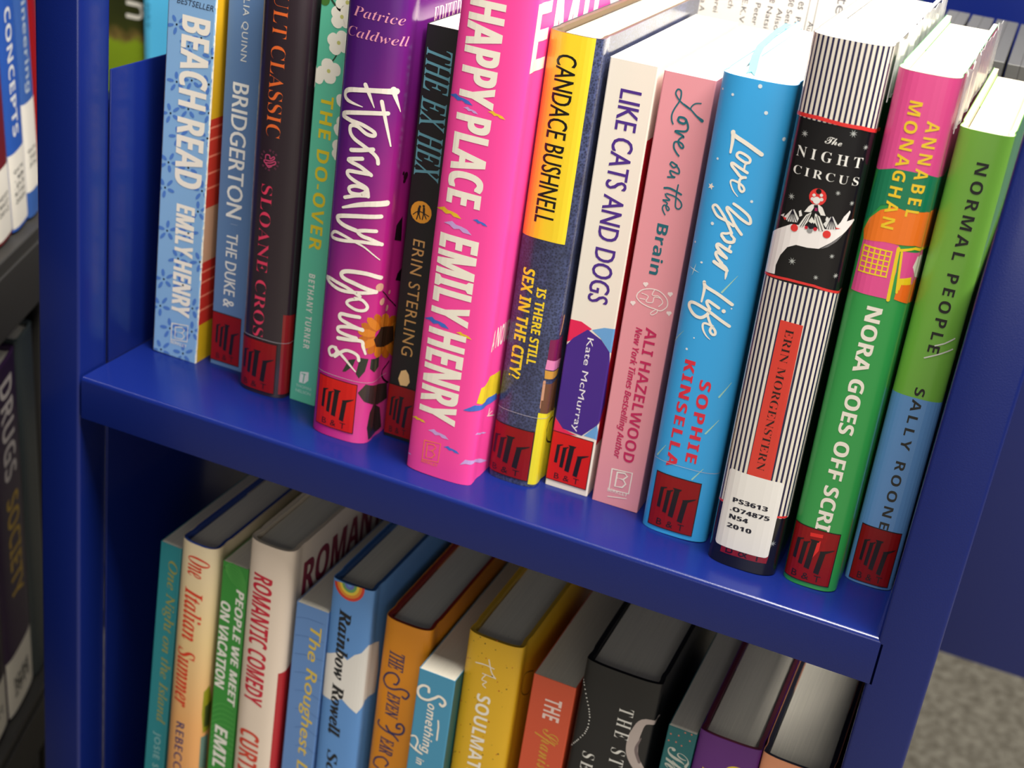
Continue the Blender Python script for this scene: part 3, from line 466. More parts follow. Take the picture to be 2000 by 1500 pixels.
  ['P','cover_artwork',(82,128,205),1,[14.04,67.61,14.03,68.56,15.03,70.02,16.46,71.14,17.48,71.27,17.5,70.32,16.5,68.87,15.07,67.74]],
  ['P','cover_artwork',(82,128,205),1,[13.27,74.2,14.25,74.73,15.82,74.6,17.07,73.89,17.28,73.01,16.3,72.48,14.73,72.61,13.47,73.33]],
  ['C','cover_artwork',(15,20,30),2,18.72,72.58,0.57],
  ['T','bestseller_note','BESTSELLER','i',(35,40,60),2,5.37,190.01,26.08,190.13,'h',0,1],
  ['T','title_lettering','BEACH READ','b',(250,242,228),2,8.63,183.57,25.05,97.03,'r',0.03,1],
  ['T','author_lettering','EMILY HENRY','b',(250,242,228),2,10.84,86.77,21.95,25.22,'r',0.03,1],
  ['K','publisher_mark',(250,242,228),3,[[1,[11.55,19.14,0.55,21.62,20.64,0.55,21.49,11.17,0.55,11.45,9.64,0.55,11.55,19.14,0.55]],[1,[13.79,17.66,0.47,13.88,11.22,0.47,18.43,11.83,0.47,19.61,13.82,0.47,18.23,15.4,0.47,14.36,15.01,0.47,18.23,15.4,0.47,19.57,17.43,0.47,18.05,18.57,0.47,13.79,17.66,0.47]]]],
  ['T','publisher_mark','BERKLEY','r',(250,242,228),2,11.28,7.96,21.46,8.72,'h',0,1],
  ['B','cover_band',(212,165,30),1,27.78,158.83,135,203],
  ['B','cover_band',(190,52,38),1,27.78,158.83,88,135],
  ['B','cover_band',(196,150,120),1,27.78,158.83,58,88],
  ['B','cover_band',(190,45,36),1,27.78,158.83,22,58],
  ['B','cover_band',(205,165,25),1,27.78,158.83,0,22],
  ['B','cover_band',(226,120,95),2,27.78,158.83,98,99.2],
  ['B','cover_band',(226,120,95),2,27.78,158.83,106,107.2],
  ['B','cover_band',(226,120,95),2,27.78,158.83,115,116.2],
  ['B','cover_band',(226,120,95),2,27.78,158.83,124,125.2],
  ['B','cover_band',(226,120,95),2,27.78,158.83,130,131.2],
  ['B','cover_band',(226,120,95),2,27.78,158.83,30,31.2],
  ['B','cover_band',(226,120,95),2,27.78,158.83,38,39.2],
  ['B','cover_band',(226,120,95),2,27.78,158.83,46,47.2],
  ['B','cover_band',(226,120,95),2,27.78,158.83,52,53.2],
  ['E','scuffed_edge',(235,228,212),27.63],
  ['E','worn_edge',(196,130,70),0.0],
 ]),
 dict(id='bridg',kind='pb',x=38.8,y=55,w=20,h=205,d=130,lean=0.5,col=(96,130,176),label='slate blue paperback with white block lettering and a red label at its foot',b=3,page=(246,238,214),case=(60,40,35),z=0,gloss=0.3,art=[
  ['T','author_lettering','JULIA QUINN','r',(225,228,225),2,7.7,203.57,12.21,166.46,'r',0,1.15],
  ['T','title_lettering','BRIDGERTON','r',(245,245,240),2,5.29,155.22,14.58,85.34,'r',0.02,1],
  ['T','title_lettering','THE DUKE &','r',(240,240,236),2,6.46,76.62,13.14,35.07,'r',0.012,1],
  ['K','title_lettering',(150,170,200),3,[[1,[8.45,81.64,0.3,12.52,81.82,0.3]]]],
  ['S',0.43,18.29,2.4,30.86,0],
 ]),
 dict(id='cult',kind='hc',x=65.5,y=43,w=27,h=216,d=150,lean=0.35,b=4,col=(48,36,44),case=(20,18,22),gloss=0.15,label='dark plum hardcover with thin orange and pink serif lettering down its spine',page=(246,238,214),z=0,art=[
  ['T','title_lettering','CULT CLASSIC','S',(238,110,50),2,10.67,214.05,18.61,138.1,'r',-0.015,1],
  ['T','author_lettering','SLOANE CROSLEY','S',(225,60,95),2,10.13,113.55,16.43,8.72,'r',-0.015,1],
  ['K','publisher_mark',(190,70,110),3,[[0,[11.37,126.75,0.64,11.64,128.55,0.64,13.59,128.69,0.64,14.1,127.1,0.64,15.92,128.57,0.64,16.36,127.65,0.64,14.17,126.08,0.64,11.03,125.84,0.64,11.12,124.62,0.64,14.24,125.06,0.64,16.83,126.38,0.64,16.93,125.03,0.64,13.96,123.61,0.64,11.99,123.81,0.64,11.52,124.72,0.64,13.25,122.74,0.64,15.12,123.55,0.64]]]],
  ['O','publisher_mark',(120,60,85),13.76,126.32,4.89,'MCD FSG MCD FSG '],
  ['S',1.51,24.83,1.74,30.25,0],
  ['B','film_edge',(190,185,190),6,0.3,44.02,31.33,31.55],
  ['P','spine_label_edge',(150,25,30),5,[26.69,47.35,34.13,46.73,33.72,2.17,26.81,2.27]],
 ]),
 dict(id='doover',kind='pb',x=94.5,y=44,w=15,h=213,d=140,lean=0.6,col=(96,196,164),label='slim mint green paperback with yellow lettering and white blossom on its spine',b=3,page=(246,238,214),case=(60,40,35),z=0,gloss=0.3,art=[
  ['C','cover_artwork',(250,246,232),3,9.82,198.36,3.0],
  ['C','cover_artwork',(250,246,232),3,8.69,198.56,2.28],
  ['C','cover_artwork',(250,246,232),3,9.07,202.44,3.0],
  ['C','cover_artwork',(250,246,232),3,9.47,203.49,2.28],
  ['C','cover_artwork',(250,246,232),3,13.76,203.71,2.99],
  ['C','cover_artwork',(250,246,232),3,14.86,203.49,2.27],
  ['C','cover_artwork',(250,246,232),3,14.51,199.64,2.99],
  ['C','cover_artwork',(250,246,232),3,14.12,198.59,2.28],
  ['C','cover_artwork',(205,205,120),4,11.79,201.04,0.96],
  ['C','cover_artwork',(250,246,232),3,10.02,185.95,3.02],
  ['C','cover_artwork',(250,246,232),3,8.82,185.9,2.29],
  ['C','cover_artwork',(250,246,232),3,8.21,189.68,3.02],
  ['C','cover_artwork',(250,246,232),3,8.34,190.78,2.29],
  ['C','cover_artwork',(250,246,232),3,12.64,191.91,3.0],
  ['C','cover_artwork',(250,246,232),3,13.83,191.96,2.28],
  ['C','cover_artwork',(250,246,232),3,14.45,188.19,3.01],
  ['C','cover_artwork',(250,246,232),3,14.33,187.1,2.28],
  ['C','cover_artwork',(205,205,120),4,11.33,188.94,0.96],
  ['C','cover_artwork',(250,246,232),3,8.49,172.0,3.03],
  ['C','cover_artwork',(250,246,232),3,7.5,171.2,2.31],
  ['C','cover_artwork',(250,246,232),3,4.1,173.24,3.04],
  ['C','cover_artwork',(250,246,232),3,3.38,174.03,2.31],
  ['C','cover_artwork',(250,246,232),3,6.19,177.5,3.03],
  ['C','cover_artwork',(250,246,232),3,7.18,178.29,2.3],
  ['C','cover_artwork',(250,246,232),3,10.56,176.26,3.03],
  ['C','cover_artwork',(250,246,232),3,11.28,175.48,2.3],
  ['C','cover_artwork',(205,205,120),4,7.34,174.76,0.97],
  ['C','cover_artwork',(250,246,232),3,2.19,170.87,3.05],
  ['C','cover_artwork',(250,246,232),3,2.54,169.86,2.32],
  ['C','cover_artwork',(250,246,232),3,-2.15,166.93,3.06],
  ['C','cover_artwork',(250,246,232),3,-3.34,166.43,2.33],
  ['C','cover_artwork',(250,246,232),3,-5.62,169.55,3.07],
  ['C','cover_artwork',(250,246,232),3,-5.96,170.56,2.33],
  ['C','cover_artwork',(250,246,232),3,-2.12,173.19,3.06],
  ['C','cover_artwork',(250,246,232),3,-0.94,173.68,2.32],
  ['C','cover_artwork',(205,205,120),4,-2.14,170.06,0.98],
  ['C','cover_artwork',(250,246,232),3,15.75,162.24,3.03],
  ['C','cover_artwork',(250,246,232),3,14.81,163.11,2.3],
  ['C','cover_artwork',(250,246,232),3,18.42,165.88,3.04],
  ['C','cover_artwork',(250,246,232),3,20.09,166.29,2.31],
  ['C','cover_artwork',(250,246,232),3,27.58,162.52,3.08],
  ['C','cover_artwork',(250,246,232),3,29.32,161.32,2.35],
  ['C','cover_artwork',(250,246,232),3,24.86,158.84,3.07],
  ['C','cover_artwork',(250,246,232),3,23.16,158.43,2.33],
  ['C','cover_artwork',(205,205,120),4,21.62,162.38,0.98],
  ['C','cover_artwork',(250,246,232),3,16.07,147.94,3.05],
  ['C','cover_artwork',(250,246,232),3,14.8,148.72,2.32],
  ['C','cover_artwork',(250,246,232),3,16.71,152.28,3.05],
  ['C','cover_artwork',(250,246,232),3,17.98,152.93,2.32],
  ['C','cover_artwork',(250,246,232),3,26.28,149.61,3.09],
  ['C','cover_artwork',(250,246,232),3,28.36,148.48,2.35],
  ['C','cover_artwork',(250,246,232),3,25.65,145.21,3.09],
  ['C','cover_artwork',(250,246,232),3,24.35,144.56,2.35],
  ['C','cover_artwork',(205,205,120),4,21.14,148.77,0.98],
  ['C','cover_artwork',(250,246,232),3,16.61,135.55,3.07],
  ['C','cover_artwork',(250,246,232),3,14.95,136.32,2.33],
  ['C','cover_artwork',(250,246,232),3,15.58,140.37,3.06],
  ['C','cover_artwork',(250,246,232),3,16.44,141.21,2.33],
  ['C','cover_artwork',(250,246,232),3,25.12,138.38,3.1],
  ['C','cover_artwork',(250,246,232),3,27.41,137.34,2.36],
  ['C','cover_artwork',(250,246,232),3,26.23,133.47,3.11],
  ['C','cover_artwork',(250,246,232),3,25.32,132.63,2.36],
  ['C','cover_artwork',(205,205,120),4,20.84,136.96,0.99],
  ['C','cover_artwork',(250,246,232),3,11.08,206.13,2.99],
  ['C','cover_artwork',(250,246,232),3,10.2,206.73,2.28],
  ['C','cover_artwork',(250,246,232),3,12.21,210.34,2.99],
  ['C','cover_artwork',(250,246,232),3,13.0,211.22,2.27],
  ['C','cover_artwork',(250,246,232),3,17.88,209.27,2.99],
  ['C','cover_artwork',(250,246,232),3,19.6,208.27,2.28],
  ['C','cover_artwork',(250,246,232),3,15.72,205.56,2.99],
  ['C','cover_artwork',(250,246,232),3,14.86,204.82,2.27],
  ['C','cover_artwork',(205,205,120),4,13.94,208.03,0.96],
  ['K','cover_artwork',(40,70,50),2,[[0,[5.39,208.16,0.96,7.37,206.07,0.96,10.47,203.58,0.96]],[0,[11.59,184.84,0.69,9.77,181.24,0.69,8.18,178.96,0.69]],[0,[-0.95,173.27,0.7,2.37,174.76,0.69]]]],
  ['C','cover_artwork',(70,120,50),2,2.29,206.91,2.62],
  ['C','cover_artwork',(70,120,50),2,13.59,207.96,1.62],
  ['T','title_lettering','THE DO-OVER','b',(226,204,40),2,4.57,162.81,11.39,84.79,'r',0,1.1],
  ['T','author_lettering','BETHANY TURNER','b',(235,240,230),2,5.96,71.96,9.44,30.78,'r',0,1.2],
  ['P','publisher_mark',(240,245,240),1,[5.56,17.11,10.47,18.17,10.58,13.33,8.51,11.09,5.29,10.87]],
  ['K','publisher_mark',(96,196,164),3,[[1,[8.04,16.47,0.6,7.65,11.62,0.6]],[1,[6.44,16.36,0.45,8.86,16.33,0.45]]]],
  ['T','publisher_mark','THOMAS','r',(200,235,220),2,3.69,8.62,12.73,9.11,'h',0,1],
  ['T','publisher_mark','NELSON','r',(200,235,220),2,3.75,6.01,12.6,6.05,'h',0,1],
 ]),
 dict(id='etern',kind='hc',x=119.3,y=25,w=31,h=236,d=148,lean=0.4,b=5,col=(96,30,110),grad='etern',case=(30,20,30),gloss=0.14,label='purple to pink hardcover with white brush lettering and a sunflower low on its spine',page=(246,238,214),z=0,art=[
  ['T','author_lettering','Patrice','Sbi',(240,160,185),2,7.71,212.82,33.16,208.31,'h',-0.012,1],
  ['T','author_lettering','Caldwell','Sbi',(240,160,185),2,5.21,203.63,36.09,199.22,'h',-0.012,1],
  ['T','cover_lettering','EDITED BY','S',(240,200,205),2,59.33,213.29,102.48,203.11,'h',-0.01,1],
  ['K','title_lettering',(250,240,228),3,[[0,[32.37,179.01,2.84,24.27,177.98,2.26,16.75,176.71,2.17,9.17,175.08,2.18,6.87,172.71,1.99,9.11,170.25,1.69,17.01,169.07,0.4]],[0,[17.52,179.31,2.07,20.01,175.2,1.67,22.85,170.11,0.49]],[0,[30.94,179.57,2.94,31.9,176.87,1.96,35.22,169.74,0.39]],[0,[29.5,168.62,1.97,20.34,167.04,1.98,8.84,164.49,1.99,6.95,162.76,2.0,9.42,162.02,2.0,14.67,160.97,1.99]],[0,[12.97,161.51,1.79,17.84,161.0,1.79,23.82,159.03,1.78,24.04,157.26,1.78,20.3,157.28,1.79,15.33,159.69,1.79,11.99,159.11,1.79,11.96,156.22,1.8,14.34,153.7,1.8,19.33,151.52,1.79,24.2,149.26,1.79,26.64,147.11,1.79,27.21,144.79,1.79]],[0,[26.19,173.47,1.87,28.31,166.56,1.61,30.37,159.74,1.22,32.12,153.77,0.69]],[0,[13.25,148.09,2.0,17.99,149.12,1.99,24.29,150.88,1.99]],[0,[19.43,145.39,1.9,12.6,143.54,1.91,13.83,142.54,1.91,18.77,141.42,1.9,24.5,138.76,1.9]],[0,[24.21,139.04,1.8,18.0,138.54,1.8,12.89,137.97,1.81,12.81,135.98,1.81,16.29,134.17,1.81,22.32,132.45,1.8,23.49,131.0,1.8]],[0,[22.92,131.61,1.7,17.6,131.87,1.71,14.08,130.28,1.71,15.0,128.13,1.71,19.04,128.17,1.71,21.58,129.3,1.71,23.39,130.97,1.7,24.11,128.31,1.71]],[0,[23.98,128.63,1.7,18.06,127.32,1.71,12.12,124.95,1.72]],[0,[33.19,126.51,2.81,24.62,124.74,2.51,17.99,122.61,2.02,11.5,119.85,1.12]]]],
  ['K','title_lettering',(250,240,228),3,[[0,[31.06,119.86,2.05,19.04,117.52,2.06,9.93,115.13,2.08,9.39,113.13,2.08,13.03,111.47,2.08,19.73,110.53,2.07]],[0,[29.48,112.4,1.82,24.07,111.62,1.82,20.52,110.31,1.83,22.8,108.7,1.82,27.46,107.91,1.82,32.75,106.08,1.82]],[0,[32.73,106.27,1.7,23.4,105.78,1.66,13.8,103.96,1.63,7.17,103.47,1.6,5.97,104.77,1.56,8.35,106.84,1.52,12.85,106.51,1.47,20.3,104.73,1.14,25.54,102.97,0.81,32.42,98.44,0.49]],[0,[34.08,89.28,2.09,26.72,90.62,2.08,17.23,89.42,2.1,14.07,87.46,2.1,15.62,85.38,2.1,22.35,84.1,2.1,32.24,81.96,2.09]],[0,[32.36,81.97,1.72,22.76,79.91,1.73,14.9,78.97,1.74,8.95,80.25,1.74,4.86,82.37,1.75,7.74,82.98,1.74,11.77,82.33,1.74,18.05,81.01,1.73,24.79,78.52,1.73]],[0,[24.91,77.28,1.54,19.61,75.22,1.55,18.5,72.99,1.55,23.27,71.24,1.55,27.58,71.82,1.55,28.86,74.16,1.55,26.2,76.82,1.54,22.4,76.95,1.55]],[0,[25.51,67.84,1.86,20.04,67.32,1.87,15.72,66.9,1.87,15.62,64.41,1.88,19.79,63.05,1.87,27.63,61.52,1.87]],[0,[27.6,61.83,1.74,21.27,61.52,1.75,15.37,59.92,1.76,15.23,57.79,1.76,19.04,56.97,1.76,24.98,56.68,1.75]],[0,[15.38,54.04,2.01,21.25,54.87,1.91,27.57,55.64,1.81,28.73,52.92,1.6,30.19,49.33,1.13]],[0,[14.72,48.77,1.39,12.26,48.43,1.39,10.83,46.35,1.4,12.13,43.74,1.4,14.59,45.09,1.39,15.31,47.63,1.39,14.04,48.56,1.39]],[0,[14.29,48.18,1.64,19.55,44.62,1.52,26.13,39.02,0.63]],[0,[14.49,43.87,1.65,19.19,48.35,1.64,23.14,48.98,1.63,26.45,47.72,1.63,27.3,45.26,1.64]]]],
  ['P','cover_artwork',(198,105,25),1,[51.06,54.63,59.56,52.48,69.3,48.38,72.94,45.54,70.07,45.03,60.61,47.81,51.65,51.92]],
  ['P','cover_artwork',(222,130,35),2,[51.86,52.81,60.92,49.11,69.81,43.93,71.92,41.26,67.72,41.81,58.02,46.14,50.19,51.09]],
  ['P','cover_artwork',(198,105,25),1,[51.27,51.53,59.62,46.79,66.37,41.27,66.65,39.16,61.75,40.7,53.2,45.96,47.67,50.97]],
  ['P','cover_artwork',(222,130,35),2,[49.36,50.97,55.82,45.86,59.52,40.8,57.97,39.55,53.09,41.83,47.12,47.11,45.0,51.31]],
  ['P','cover_artwork',(198,105,25),1,[46.76,51.02,50.12,46.43,50.34,42.53,47.44,42.2,43.93,44.52,39.86,49.8,40.6,53.04]],
  ['P','cover_artwork',(222,130,35),2,[43.67,51.75,44.2,47.96,40.24,46.11,36.3,46.77,34.52,48.79,34.62,52.5,36.9,54.99]],
  ['P','cover_artwork',(198,105,25),1,[39.07,53.77,36.58,51.39,33.27,49.45,31.26,49.34,30.64,51.17,32.11,54.57,35.0,56.54]],
  ['P','cover_artwork',(222,130,35),2,[36.06,55.58,33.22,53.51,29.77,51.92,27.85,52.21,27.95,54.12,30.6,56.98,34.04,58.08]],
  ['P','cover_artwork',(198,105,25),1,[34.58,57.08,31.23,55.72,27.42,55.09,25.76,55.95,26.59,57.79,30.08,59.69,33.78,59.59]],
  ['P','cover_artwork',(222,130,35),2,[33.87,58.62,30.2,58.33,26.48,58.92,25.35,60.32,26.79,61.85,30.61,62.44,34.14,60.99]],
  ['P','cover_artwork',(198,105,25),1,[33.83,60.12,30.22,61.11,27.13,63.0,26.68,64.77,28.5,65.74,32.13,64.75,35.19,61.98]],
  ['P','cover_artwork',(222,130,35),2,[34.45,61.4,31.27,63.68,29.22,66.69,29.49,68.57,31.44,68.69,34.63,66.05,37.33,62.13]],
  ['P','cover_artwork',(198,105,25),1,[35.77,62.18,33.26,65.57,32.45,69.25,33.46,70.76,35.68,69.69,39.82,65.01,41.38,60.88]],
  ['P','cover_artwork',(222,130,35),2,[38.57,61.84,36.63,65.97,37.98,69.08,42.4,68.54,45.83,66.05,47.03,61.96,45.38,59.12]],
  ['P','cover_artwork',(198,105,25),1,[43.13,60.16,44.21,63.25,48.05,65.06,52.58,63.95,54.94,61.37,53.06,58.42,47.97,57.48]],
  ['P','cover_artwork',(222,130,35),2,[46.37,58.57,50.07,60.31,57.46,59.79,62.39,57.82,63.09,55.61,57.91,54.43,50.44,55.37]],
  ['P','cover_artwork',(198,105,25),1,[48.97,56.72,55.75,56.4,64.94,53.95,69.56,51.37,68.43,49.88,60.56,50.71,51.73,53.42]],
  ['C','cover_artwork',(50,30,22),3,41.34,56.78,4.5],
  ['P','cover_artwork',(60,38,25),3,[33.44,57.17,37.73,62.7,51.83,58.43,53.73,49.74,43.82,49.88,35.26,52.99]],
  ['P','cover_artwork',(45,52,42),1,[25.71,45.7,22.26,44.43,19.24,37.2,20.9,37.57,24.5,41.4]],
  ['P','cover_artwork',(45,52,42),1,[27.77,46.82,31.98,46.69,30.81,39.98,28.18,35.74,26.42,37.89]],
  ['P','cover_artwork',(45,52,42),1,[33.22,46.66,39.17,46.39,39.65,40.87,35.83,39.05,33.11,41.36]],
  ['C','cover_artwork',(225,170,150),2,34.02,84.31,2.11],
  ['C','cover_artwork',(225,170,150),2,36.54,76.5,1.89],
  ['C','cover_artwork',(225,170,150),2,42.63,70.98,1.67],
  ['C','cover_artwork',(225,170,150),2,43.91,78.93,1.07],
  ['K','cover_artwork',(50,20,40),2,[[0,[35.97,81.88,0.56,43.54,75.84,0.56,52.2,68.86,0.57]]]],
  ['P','leaf_picture',(62,48,46),1,[28.35,27.88,31.84,32.99,51.49,27.48,53.5,18.05,43.79,18.11,31.76,23.53]],
  ['P','leaf_picture',(56,46,46),1,[38.29,21.02,46.47,15.45,50.34,2.98,42.99,1.63,36.62,1.24,34.75,8.32,35.54,16.74]],
  ['P','cover_artwork',(30,15,25),1,[43.9,112.92,48.76,116.5,50.29,103.5,43.47,105.83]],
  ['P','cover_artwork',(30,15,25),1,[49.95,86.86,54.31,88.5,54.24,81.51,48.58,83.8]],
  ['K','cover_artwork',(35,15,25),1,[[0,[51.05,39.34,1.0,45.17,36.19,1.0,46.8,31.4,1.0,52.64,27.02,1.01]]]],
  ['C','cover_artwork',(45,12,30),1,47.72,136.6,1.93],
  ['C','cover_artwork',(45,12,30),1,45.46,138.39,0.9],
  ['C','cover_artwork',(45,12,30),1,46.98,134.42,1.16],
  ['S',6.02,27.99,4.85,32.15,1],
  ['B','film_edge',(190,185,190),6,0.3,48.99,33.7,33.92],
 ]),
 dict(id='exhex',kind='pb',x=153,y=38,w=17,h=208,d=135,lean=0.2,col=(24,24,25),page=(252,246,232),label='black paperback with teal swash lettering and gold round emblem, half hidden by the pink book',b=3,case=(60,40,35),z=0,gloss=0.3,art=[
  ['T','title_lettering','THE EX HEX','Si',(96,158,172),2,1.67,197.67,14.37,136.7,'r',0.012,1],
  ['C','cover_artwork',(232,160,45),1,7.53,120.84,5.43],
  ['K','cover_artwork',(30,28,25),3,[[0,[6.34,122.44,1.33,6.22,120.03,1.33]],[0,[6.22,120.03,0.57,5.57,117.01,0.57]],[0,[6.42,120.08,0.57,7.42,117.49,0.57]],[0,[8.77,123.05,1.14,8.97,120.45,1.14]],[0,[8.94,120.73,0.57,8.52,117.48,0.57]],[0,[8.94,120.73,0.57,10.43,118.26,0.57]],[0,[3.54,118.87,0.48,6.5,121.06,0.48,11.65,119.81,0.47]]]],
  ['C','cover_artwork',(30,28,25),3,6.63,123.45,0.63],
  ['C','cover_artwork',(30,28,25),3,8.54,124.13,0.63],
  ['T','author_lettering','ERIN STERLING','r',(205,160,95),2,5.1,107.0,11.28,46.41,'r',0,1.1],
  ['P','publisher_mark',(240,205,140),1,[6.16,37.54,8.66,38.83,10.47,36.75,11.44,32.84,10.14,30.32,6.49,29.72,5.07,32.99]],
  ['S',0.05,15.32,1.32,29.47,0],
 ]),
 dict(id='happy',kind='hc',x=176.5,y=16,w=34.5,h=240,d=155,lean=0.4,b=2.2,col=(255,72,164),case=(250,120,180),gloss=0.4,label='wide hot pink hardcover with huge cream block lettering and small blue flecks',page=(246,238,214),z=0,art=[
  ['T','title_lettering','HAPPY PLACE','b',(250,242,226),2,6.02,227.52,23.28,138.17,'r',0.045,1],
  ['T','author_lettering','EMILY HENRY','b',(250,242,226),2,5.32,122.54,24.77,29.96,'r',0.045,1],
  ['P','cover_artwork',(66,110,205),1,[-0.63,184.46,4.62,186.2,6.48,185.32,9.03,185.14,11.41,184.62,13.55,183.03,9.9,183.17,8.19,184.11,5.84,183.52,3.52,184.5]],
  ['P','cover_artwork',(205,165,225),1,[9.1,181.22,11.22,182.01,12.27,181.4,13.78,181.24,15.23,180.88,16.56,179.86,14.31,179.98,13.27,180.6,11.9,180.27,10.64,180.99]],
  ['P','cover_artwork',(240,195,40),1,[20.83,182.09,23.17,182.94,24.33,182.2,26.01,181.97,27.64,181.5,29.13,180.27,26.62,180.49,25.46,181.24,23.94,180.91,22.52,181.77]],
  ['P','cover_artwork',(240,195,40),1,[0.02,132.7,5.64,134.93,7.56,134.01,10.21,133.87,12.72,133.33,14.99,131.62,11.13,131.7,9.33,132.7,6.88,131.99,4.49,133.02]],
  ['P','cover_artwork',(66,110,205),1,[20.33,132.69,22.39,133.51,23.42,132.87,24.9,132.69,26.35,132.31,27.66,131.21,25.44,131.36,24.41,132.01,23.07,131.68,21.82,132.43]],
  ['P','cover_artwork',(205,165,225),1,[6.36,127.77,10.58,129.57,12.6,128.4,15.5,128.14,18.3,127.48,20.86,125.49,16.52,125.63,14.54,126.83,11.89,126.12,9.43,127.47]],
  ['P','cover_artwork',(66,110,205),1,[1.24,78.77,6.13,81.23,8.1,80.3,10.82,80.22,13.41,79.71,15.74,77.92,11.76,77.92,9.92,78.95,7.41,78.13,4.99,79.17]],
  ['P','cover_artwork',(240,195,40),1,[19.34,77.35,21.6,78.35,22.74,77.64,24.37,77.48,25.96,77.09,27.41,75.87,24.96,75.98,23.83,76.7,22.35,76.28,20.98,77.1]],
  ['P','cover_artwork',(240,195,40),1,[0.1,26.31,3.97,28.28,5.18,27.88,6.79,27.98,8.32,27.82,9.68,26.9,7.36,26.72,6.25,27.2,4.74,26.58,3.26,27.01]],
  ['P','cover_artwork',(205,165,225),1,[11.37,23.57,14.58,25.14,16.16,24.19,18.46,24.06,20.7,23.59,22.74,21.98,19.28,21.95,17.7,22.91,15.61,22.22,13.7,23.33]],
  ['P','cover_artwork',(66,110,205),1,[20.56,17.55,22.9,18.68,24.07,17.94,25.76,17.79,27.39,17.37,28.88,16.07,26.37,16.19,25.2,16.94,23.67,16.47,22.26,17.32]],
  ['P','cover_artwork',(205,165,225),1,[-1.88,6.46,-0.8,6.98,-0.26,6.66,1.69,7.09,2.91,7.31,3.85,6.98,2.19,6.54,1.06,6.43,-0.45,5.98,-1.1,6.36]],
  ['P','cover_artwork',(205,165,225),1,[35.14,27.62,36.13,28.76,38.14,27.85,41.92,26.47,45.22,25.22,48.08,23.77,44.87,24.38,41.89,25.84,39.03,26.51,36.33,27.76]],
  ['P','cover_artwork',(205,165,225),1,[29.73,10.44,32.1,13.82,34.34,13.68,37.78,13.71,46.2,10.14,55.03,5.18,45.19,8.18,37.54,12.27,34.99,11.38,32.3,11.55]],
  ['P','cover_artwork',(236,204,40),1,[33.78,44.38,35.01,52.52,43.04,55.72,55.17,54.69,59.13,40.81,46.88,42.12]],
  ['P','cover_artwork',(66,110,205),2,[27.72,39.51,33.01,43.26,35.75,43.44,44.54,44.01,54.49,42.68,55.68,39.1,45.63,40.01,36.1,40.89,30.73,39.56]],
  ['K','cover_artwork',(250,225,215),2,[[0,[47.18,33.78,0.58,47.76,37.18,0.58]],[0,[47.18,33.78,0.58,51.47,34.09,0.58]],[0,[46.34,33.58,0.58,54.98,30.54,0.58]]]],
  ['T','novel_lettering','A NOVEL','b',(250,235,230),2,38.46,80.67,61.74,69.92,'h',0,1],
  ['T','cover_lettering','EMILY','b',(250,240,225),2,37.33,230.25,152.33,201.01,'h',0.03,1],
  ['K','publisher_mark',(250,130,70),3,[[1,[10.35,17.71,0.48,18.92,18.55,0.48,18.76,8.41,0.48,10.26,7.34,0.49,10.35,17.71,0.48]],[1,[12.09,16.44,0.48,12.16,9.09,0.49,15.22,9.63,0.48,16.71,11.72,0.48,15.05,13.48,0.48,12.19,13.11,0.48,15.05,13.48,0.48,16.82,15.75,0.48,15.34,16.93,0.48,12.09,16.44,0.48]]]],
  ['T','publisher_mark','BERKLEY','r',(250,130,70),2,10.01,6.72,18.82,6.31,'h',0,1],
 ]),
 dict(id='candace',kind='hc',x=213,y=34,w=25,h=218.5,d=150,lean=0,b=3,col=(42,46,70),grad='weave',case=(96,78,66),page=(248,234,180),gloss=0.15,label='navy hardcover with yellow upper spine panel and black condensed lettering',z=0,art=[
  ['B','yellow_panel','candace',1,0.3,23.97,125.6,218.4],
  ['T','title_lettering','CANDACE BUSHNELL','r',(20,18,15),2,7.85,209.3,17.26,133.29,'r',0.012,1],
  ['T','title_lettering','IS THERE STILL','b',(240,215,40),2,14.2,102.6,18.87,64.08,'r',0.01,1],
  ['T','title_lettering','SEX IN THE CITY?','b',(240,215,40),2,6.06,110.44,12.23,55.05,'r',0.01,1],
  ['P','yellow_corner',(238,222,40),1,[23.59,40.45,39.0,38.63,42.48,0.3,23.63,1.44]],
  ['P','drink_picture',(110,70,48),2,[23.74,55.92,37.14,55.5,38.19,37.8,24.37,40.56]],
  ['P','drink_picture',(120,20,75),2,[24.01,78.58,34.59,79.28,37.33,65.33,24.04,67.9]],
  ['P','drink_picture',(225,130,180),3,[23.97,68.43,37.15,65.93,36.28,61.33,23.67,63.52]],
  ['P','drink_picture',(205,150,60),3,[23.74,62.99,36.54,60.68,35.07,57.4,24.05,58.7]],
  ['K','drink_picture',(205,150,120),2,[[0,[29.43,81.22,1.62,30.76,86.05,1.62,30.92,89.68,1.62]],[0,[24.49,43.35,1.24,24.34,51.62,1.24,24.27,57.09,1.23]]]],
  ['K','cover_artwork',(25,25,25),2,[[0,[38.32,33.78,0.95,31.86,30.91,0.95,35.32,22.44,0.95,40.68,19.06,0.96]]]],
  ['S',-0.79,23.51,2.8,30.1,0],
  ['B','film_edge',(190,185,190),6,0.3,40.9,37.53,37.75],
 ]),
 dict(id='cats',kind='pb',x=240.8,y=40,w=22,h=210.5,d=135,lean=-0.3,col=(248,238,224),page=(252,248,236),label='cream paperback with purple condensed lettering and a red stripe on its cover side',b=3,case=(60,40,35),z=0,gloss=0.3,art=[
  ['T','title_lettering','LIKE CATS AND DOGS','r',(78,42,140),2,7.07,198.1,16.9,99.32,'r',0.016,1],
  ['P','cover_artwork',(72,38,140),2,[9.59,85.27,16.81,82.03,21.73,77.07,26.1,48.54,21.6,38.92,14.84,31.18,5.05,32.05,-0.88,38.33,-1.65,58.08,-1.12,72.36,3.25,79.24]],
  ['P','cover_artwork',(236,36,88),1,[-0.24,88.07,6.02,88.28,11.54,86.03,5.25,79.8,-0.58,75.74]],
